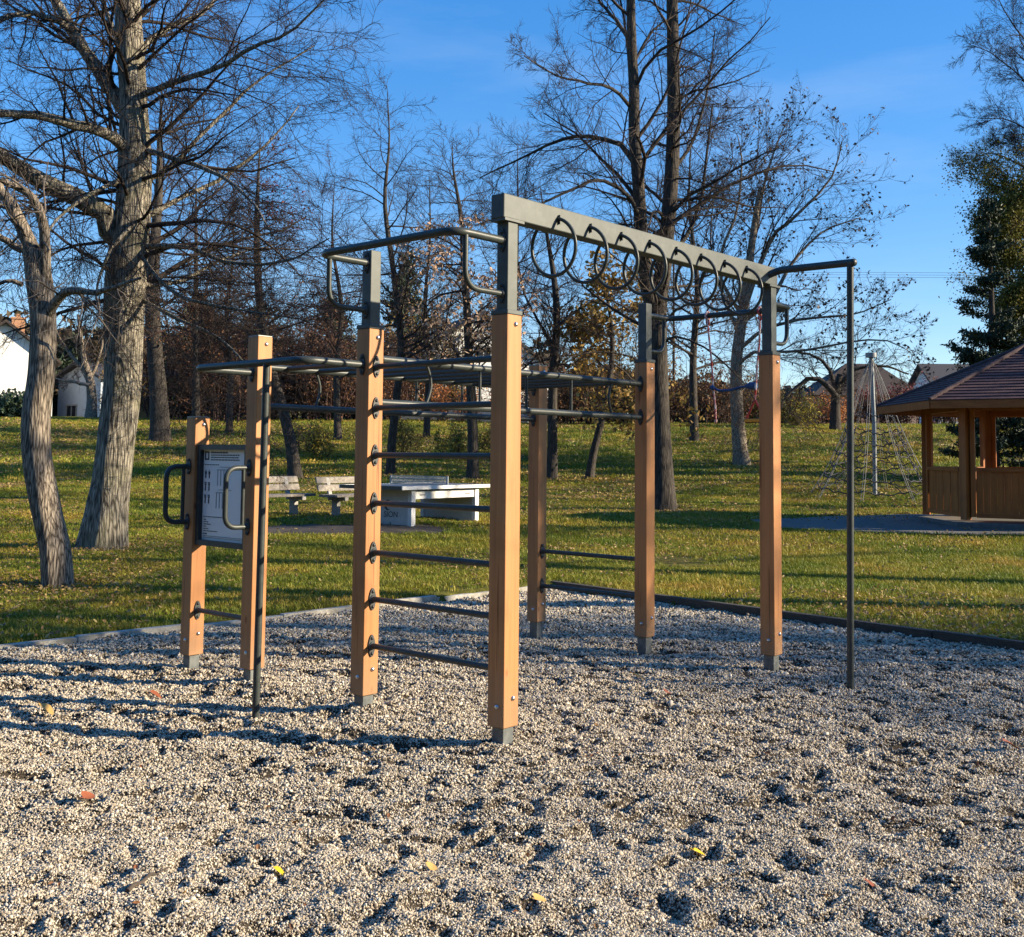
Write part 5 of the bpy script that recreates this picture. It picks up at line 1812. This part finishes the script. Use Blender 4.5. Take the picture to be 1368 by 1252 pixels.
fdir = RT * .80 - FW * .60
alb = np.cross(UP, fdir)
if alb @ RT < 0: alb = -alb
pB = G(402, 690)                                  # right end leg of the first bench
bench(pB - alb * .75 + fdir * .05, fdir, 1.75, 'grey weathered bench on the left, its right end beside the tall left post')
pB2 = G(441, 692)                                  # left end leg of the second bench
bench(pB2 + alb * .72 + fdir * .05, fdir, 1.75, 'grey weathered bench nearer to the table tennis table')

# ------------------------------------------------------------------ pavilion
M['pav_wood'] = wood_mat('reddish_stained_pine', (.26, .075, .013), (.42, .135, .026), axis=2)
M['pav_wood_h'] = wood_mat('reddish_stained_beam', (.24, .070, .013), (.39, .125, .026), axis=0)
M['shingle'] = noise_mat('bitumen_shingle_red', [(.3, (.065, .028, .028)), (.7, (.115, .050, .047))], 9, rough=.9, bump=.3, bscale=60)
M['shingle_hip'] = noise_mat('bitumen_shingle_dark', [(.3, (.05, .03, .03)), (.7, (.09, .05, .05))], 9, rough=.9)
M['paving'] = noise_mat('grey_paving', [(.3, (.085, .084, .082)), (.7, (.14, .137, .13))], 14, rough=.9, bump=.3, bscale=70, bdist=.004)
PL, PD, PS = 10.66, 22.52, 2.03
pz = float(terrain(*W(PL, PD)[:2]))
pc = W(PL, PD, pz)
pav = empty('pavilion', pc, 'six sided wooden pavilion with a shingled roof at the right edge', 'pavilion')


def hexp(r, k, z=0.0):
    a = R(150 + 60 * k)          # k 0 and 1 are the two corners on the left
    return pc + RT * r * math.cos(a) + FW * r * math.sin(a) + UP * z


# apron of paving, wider than the pavilion, running off to the left
ap = MB()
lo = [W(5.35, 20.35), W(7.2, 20.05), W(15.5, 18.6), W(15.5, 27.0), W(7.2, 24.3), W(5.35, 23.6)]
topv = [np.array([p[0], p[1], float(terrain(p[0], p[1])) + .035]) for p in lo]
# follow the ground: subdivide along the strip
nx_, ny_ = 30, 10
V, F = [], []
for i in range(nx_ + 1):
    t = i / nx_
    l_ = 5.0 + 11 * t
    d0_ = np.interp(l_, [5.0, 7.2, 16], [20.9, 20.3, 18.7]); d1_ = np.interp(l_, [5.0, 7.2, 16], [23.0, 24.6, 27.0])
    for j in range(ny_ + 1):
        p = W(l_, d0_ + (d1_ - d0_) * j / ny_)
        V.append(np.array([p[0], p[1], float(terrain(p[0], p[1])) + .035]))
for i in range(nx_):
    for j in range(ny_):
        a_ = i * (ny_ + 1) + j
        F.append((a_, a_ + ny_ + 1, a_ + ny_ + 2, a_ + 1))
tag(MB().add(V, F, True).build('paved_path', M['paving']), kind='structure')
MB().prism([hexp(PS + .28, k, -.1) for k in range(6)], UP * .19).build('base_slab', M['paving'], pav, bevel=.01)
for k in range(6):
    a_, b_ = hexp(PS, k), hexp(PS, (k + 1) % 6)
    ax = (b_ - a_) / np.linalg.norm(b_ - a_)
    nn = np.cross(ax, UP)
    MB().box(a_ + UP * (.09 + 1.22), (.145, .145, 2.36), ((hexp(1, k) - pc) / np.linalg.norm(hexp(1, k) - pc), np.cross(UP, (hexp(1, k) - pc) / np.linalg.norm(hexp(1, k) - pc)), UP)).build('post', M['pav_wood'], pav, bevel=.006)
    L_ = np.linalg.norm(b_ - a_)
    mid = (a_ + b_) / 2
    MB().box(mid + UP * 2.36, (L_ - .16, .12, .18), (ax, nn, UP)).build('eaves_beam', M['pav_wood_h'], pav)
    for s_ in (-1, 1):                               # slim frame posts beside each corner
        MB().box(mid + ax * s_ * (L_ / 2 - .145) + UP * 1.23, (.085, .085, 2.08), (ax, nn, UP)).build('frame_post', M['pav_wood'], pav)
    if k == 3: continue                              # the way in, on the far side
    rl = MB().box(mid + UP * 1.115, (L_ - .40, .115, .07), (ax, nn, UP)).box(mid + UP * .225, (L_ - .40, .09, .09), (ax, nn, UP))
    rl.build('rail', M['pav_wood_h'], pav)
    n_ = 13
    w_p = (L_ - .40) / n_
    for i in range(n_):
        MB().box(mid + ax * (-(L_ - .40) / 2 + w_p * (i + .5)) + UP * .675 + nn * (.003 * ((i * 7) % 3)), (w_p - .004, .022, .81), (ax, nn, UP)).build('plank', M['pav_wood'], pav)
RE, ZE_, ZA = 3.02, 2.43, 3.66
apex = pc + UP * ZA
for k in range(6):
    e0, e1 = hexp(RE, k, ZE_), hexp(RE, (k + 1) % 6, ZE_)
    inn = [hexp(RE - .05, k, ZE_ - .01), hexp(RE - .05, (k + 1) % 6, ZE_ - .01)]
    m_ = MB().add([e0, e1, apex, e0 - UP * .05, e1 - UP * .05, apex - UP * .05], [(0, 1, 2), (5, 4, 3), (0, 3, 4, 1)])
    dk = m_.build('roof_deck', M['pav_wood_h'], pav)
    nrm = np.cross(e1 - e0, apex - e0); nrm /= np.linalg.norm(nrm)
    if nrm[2] < 0: nrm = -nrm
    nc = 19
    for i in range(nc):                              # shingle courses, each overlapping the one below
        t0_, t1_ = i / nc, min(1, (i + 1.15) / nc)
        q0, q1 = e0 + (apex - e0) * t0_, e1 + (apex - e1) * t0_
        q2, q3 = e1 + (apex - e1) * t1_, e0 + (apex - e0) * t1_
        if i == nc - 1: q2 = q3 = apex
        lo_, hi_ = nrm * .026, nrm * .006
        poly = [q0 + lo_, q1 + lo_, q2 + hi_, q3 + hi_]
        V = poly + [q0 + nrm * .004, q1 + nrm * .004]
        MB().add(V, [(0, 1, 2, 3), (0, 4, 5, 1)]).build('shingle_course', M['shingle'], dk)
    MB().tube([e0 + nrm * .02, apex + UP * .03], .05, 6).build('hip_cap', M['shingle_hip'], pav)
    ax = (e1 - e0) / np.linalg.norm(e1 - e0)
    on = np.cross(ax, UP)
    MB().box((e0 + e1) / 2 - UP * .075, (np.linalg.norm(e1 - e0) - .02, .03, .15), (ax, on, UP)).build('fascia', M['pav_wood_h'], pav)
    MB().tube([hexp(PS - .1, k, 2.42), hexp(RE - .1, k, ZE_ - .12)], .05, 4).build('rafter', M['pav_wood_h'], pav)

# ------------------------------------------------------------------ rope climbing net
M['mast'] = noise_mat('mast_galvanised', [(.3, (.16, .18, .20)), (.7, (.26, .28, .30))], 8, rough=.45, metallic=.3)
M['net_rope_pale'] = noise_mat('pale_net_rope', [(.3, (.20, .195, .18)), (.7, (.36, .345, .32))], 30, rough=.85)
M['net_rope_dark'] = flat_mat('dark_net_rope', (.035, .035, .045), .8)
mb_ = G(1169, 663)
dm = dist_of(mb_)
mh = at(1164, 473, dm)[2] - mb_[2]
net = empty('climbing_net', mb_, 'rope pyramid climbing net round a tall steel mast', 'climbing net')
MB().tube([mb_ - UP * .2, mb_ + UP * mh * .5, mb_ + UP * mh + RT * -.06], .062, 14).build('mast', M['mast'], net)
MB().tube([mb_ + UP * (mh - .10) - RT * .06, mb_ + UP * (mh + .03) - RT * .06], .16, 14).build('mast_head', M['mast'], net)
NR = 8
rad_b = 1.85
tp_ = mb_ + UP * (mh - .06) - RT * .06
anch = []
for k in range(NR):
    a = 2 * math.pi * (k + .35) / NR
    p = mb_ + RT * rad_b * math.cos(a) + FW * rad_b * math.sin(a)
    p[2] = float(terrain(p[0], p[1])) - .02
    anch.append(p)


def on_stay(k, t, off=0.0):
    a, b_ = tp_, anch[k % NR]
    p = a + (b_ - a) * t
    # the stays belly outwards a little where the net rings pull
    o = (b_ - mb_); o[2] = 0; o /= np.linalg.norm(o)
    return p - o * .30 * math.sin(math.pi * t) * t + np.cross(UP, o) * off


for k in range(NR):
    for off in (-.03, .03):
        MB().tube([on_stay(k, t, off * (1 if t > .05 else 0)) for t in np.linspace(0.01, 1, 14)], .0075, 6).build('stay_rope', M['net_rope_pale'], net)
for t in (.40, .52, .60, .68, .76, .84, .92):
    m_ = MB()
    for k in range(NR):
        a_, b_ = on_stay(k, t), on_stay(k + 1, t)
        pts = [a_ + (b_ - a_) * u - UP * .10 * math.sin(math.pi * u) + UP * .03 * math.sin(6 * math.pi * u) for u in np.linspace(0, 1, 9)]
        m_.tube(pts, .017, 5)
    m_.build('net_ring', M['net_rope_dark'], net)
for k in range(NR):
    m_ = MB()
    for sg in (0, 1):
        pts = []
        for j, t in enumerate((.52, .60, .68, .76, .84, .92)):
            u = (.25 + .5 * sg) + (.12 if j % 2 else -.12)
            a_, b_ = on_stay(k, t), on_stay(k + 1, t)
            pts.append(a_ + (b_ - a_) * u - UP * .08)
        m_.tube(pts, .012, 5)
    m_.build('net_web', M['net_rope_dark'], net)

# ------------------------------------------------------------------ single leaves and sticks on the gravel
M['yl'] = leaf_mat('bright_yellow_leaf', [(.78, .56, .03), (.70, .48, .03)], trans=.25)
M['tl'] = leaf_mat('tan_leaf', [(.60, .40, .13), (.52, .33, .11)], trans=.2)
M['rl'] = flat_mat('rust_red_leaf', (.26, .075, .028), .6)
M['stick'] = noise_mat('dark_stick', [(.3, (.035, .027, .02)), (.7, (.08, .06, .045))], 30, rough=.9)


def single_leaf(px, py, size, ang, mat, label, tilt=.35):
    p = G(px, py)
    p[2] = float(gravel_z(p[0], p[1])) + .012
    n = 10
    V = []
    ca, sa = math.cos(ang), math.sin(ang)
    ring = []
    for k in range(n):
        a = 2 * math.pi * k / n
        u = math.cos(a) * .5 * size
        v = math.sin(a) * .34 * size * (1 - .35 * math.cos(a))
        ring.append((u, v))
    sx_, sy_ = math.cos(SUN_AZ), math.sin(SUN_AZ)      # the blade lies tipped to the light, propped on pebbles

    def lift(q): return -(q[0] * sx_ + q[1] * sy_) * .55 + .30 * size

    for u, v in ring:
        q_ = np.array([u * ca - v * sa, u * sa + v * ca, 0])
        V.append(p + q_ + UP * (lift(q_) + abs(v) * .35))
    V.append(p + UP * .30 * size)
    m = MB().add(V, [(k, (k + 1) % n, n) for k in range(n)], True)
    V0 = p + np.array([-.5 * size * ca, -.5 * size * sa, 0]); V0 = V0 + UP * lift(V0 - p)
    m.tube([V0, V0 + np.array([-.3 * size * ca, -.3 * size * sa, .01])], .0014, 4)
    o = m.build('fallen_leaf', mat)
    recenter(o, p)
    return tag(o, label, 'leaf', 'single leaves on the gravel')


single_leaf(373, 1171, .050, .3, M['yl'], 'small bright yellow leaf on the gravel near the bottom, left of the middle')
single_leaf(577, 1167, .062, 2.2, M['tl'], 'tan yellow leaf on the gravel right of the small bright yellow one')
single_leaf(935, 1139, .052, 1.0, M['yl'], 'bright yellow leaf on the gravel below the right front post')
single_leaf(722, 1214, .060, 1.6, M['tl'], 'curled ochre leaf near the bottom edge below the nearest post')
single_leaf(62, 959, .110, .2, M['tl'], 'large tan leaf lying between the post shadows on the left')
single_leaf(208, 931, .085, .5, M['rl'], 'flat rusty leaf between the post shadows left of the two left posts')
single_leaf(118, 1078, .075, 2.0, M['rl'], 'rust red leaf on the gravel at the left, above the dark stick')
single_leaf(855, 912, .085, .7, M['tl'], 'orange tan leaf on the gravel before the back posts')
single_leaf(892, 935, .075, 1.9, M['rl'], 'rusty leaf on the gravel just in front of the orange tan one')
single_leaf(1160, 1188, .055, 2.6, M['rl'], 'dark red leaf on the gravel at the lower right')
single_leaf(1352, 1008, .10, .9, M['rl'], 'rusty leaf at the right edge of the gravel')


def stick(px0, py0, px1, py1, r, label):
    a_, b_ = G(px0, py0), G(px1, py1)
    pts = []
    for t in np.linspace(0, 1, 7):
        p = a_ + (b_ - a_) * t
        pts.append(np.array([p[0], p[1], float(gravel_z(p[0], p[1])) + r * .8 + .004 * math.sin(9 * t)]))
    o = MB().tube(pts, [r * (1 - .4 * t) for t in np.linspace(0, 1, 7)], 7).build('stick', M['stick'])
    recenter(o, pts[0])
    return tag(o, label, 'stick', 'sticks on the gravel')


stick(170, 1199, 206, 1172, .010, 'short thick dark stick on the gravel at the lower left')
stick(206, 1172, 262, 1140, .004, 'thin brown twig running on from the thick dark stick')
stick(1248, 1170, 1276, 1160, .008, 'dark piece of bark on the gravel at the lower right')
stick(1110, 947, 1160, 950, .005, 'thin dark twig on the gravel below the sliding pole')

# the source shapes of the scattered stuff stay unlinked
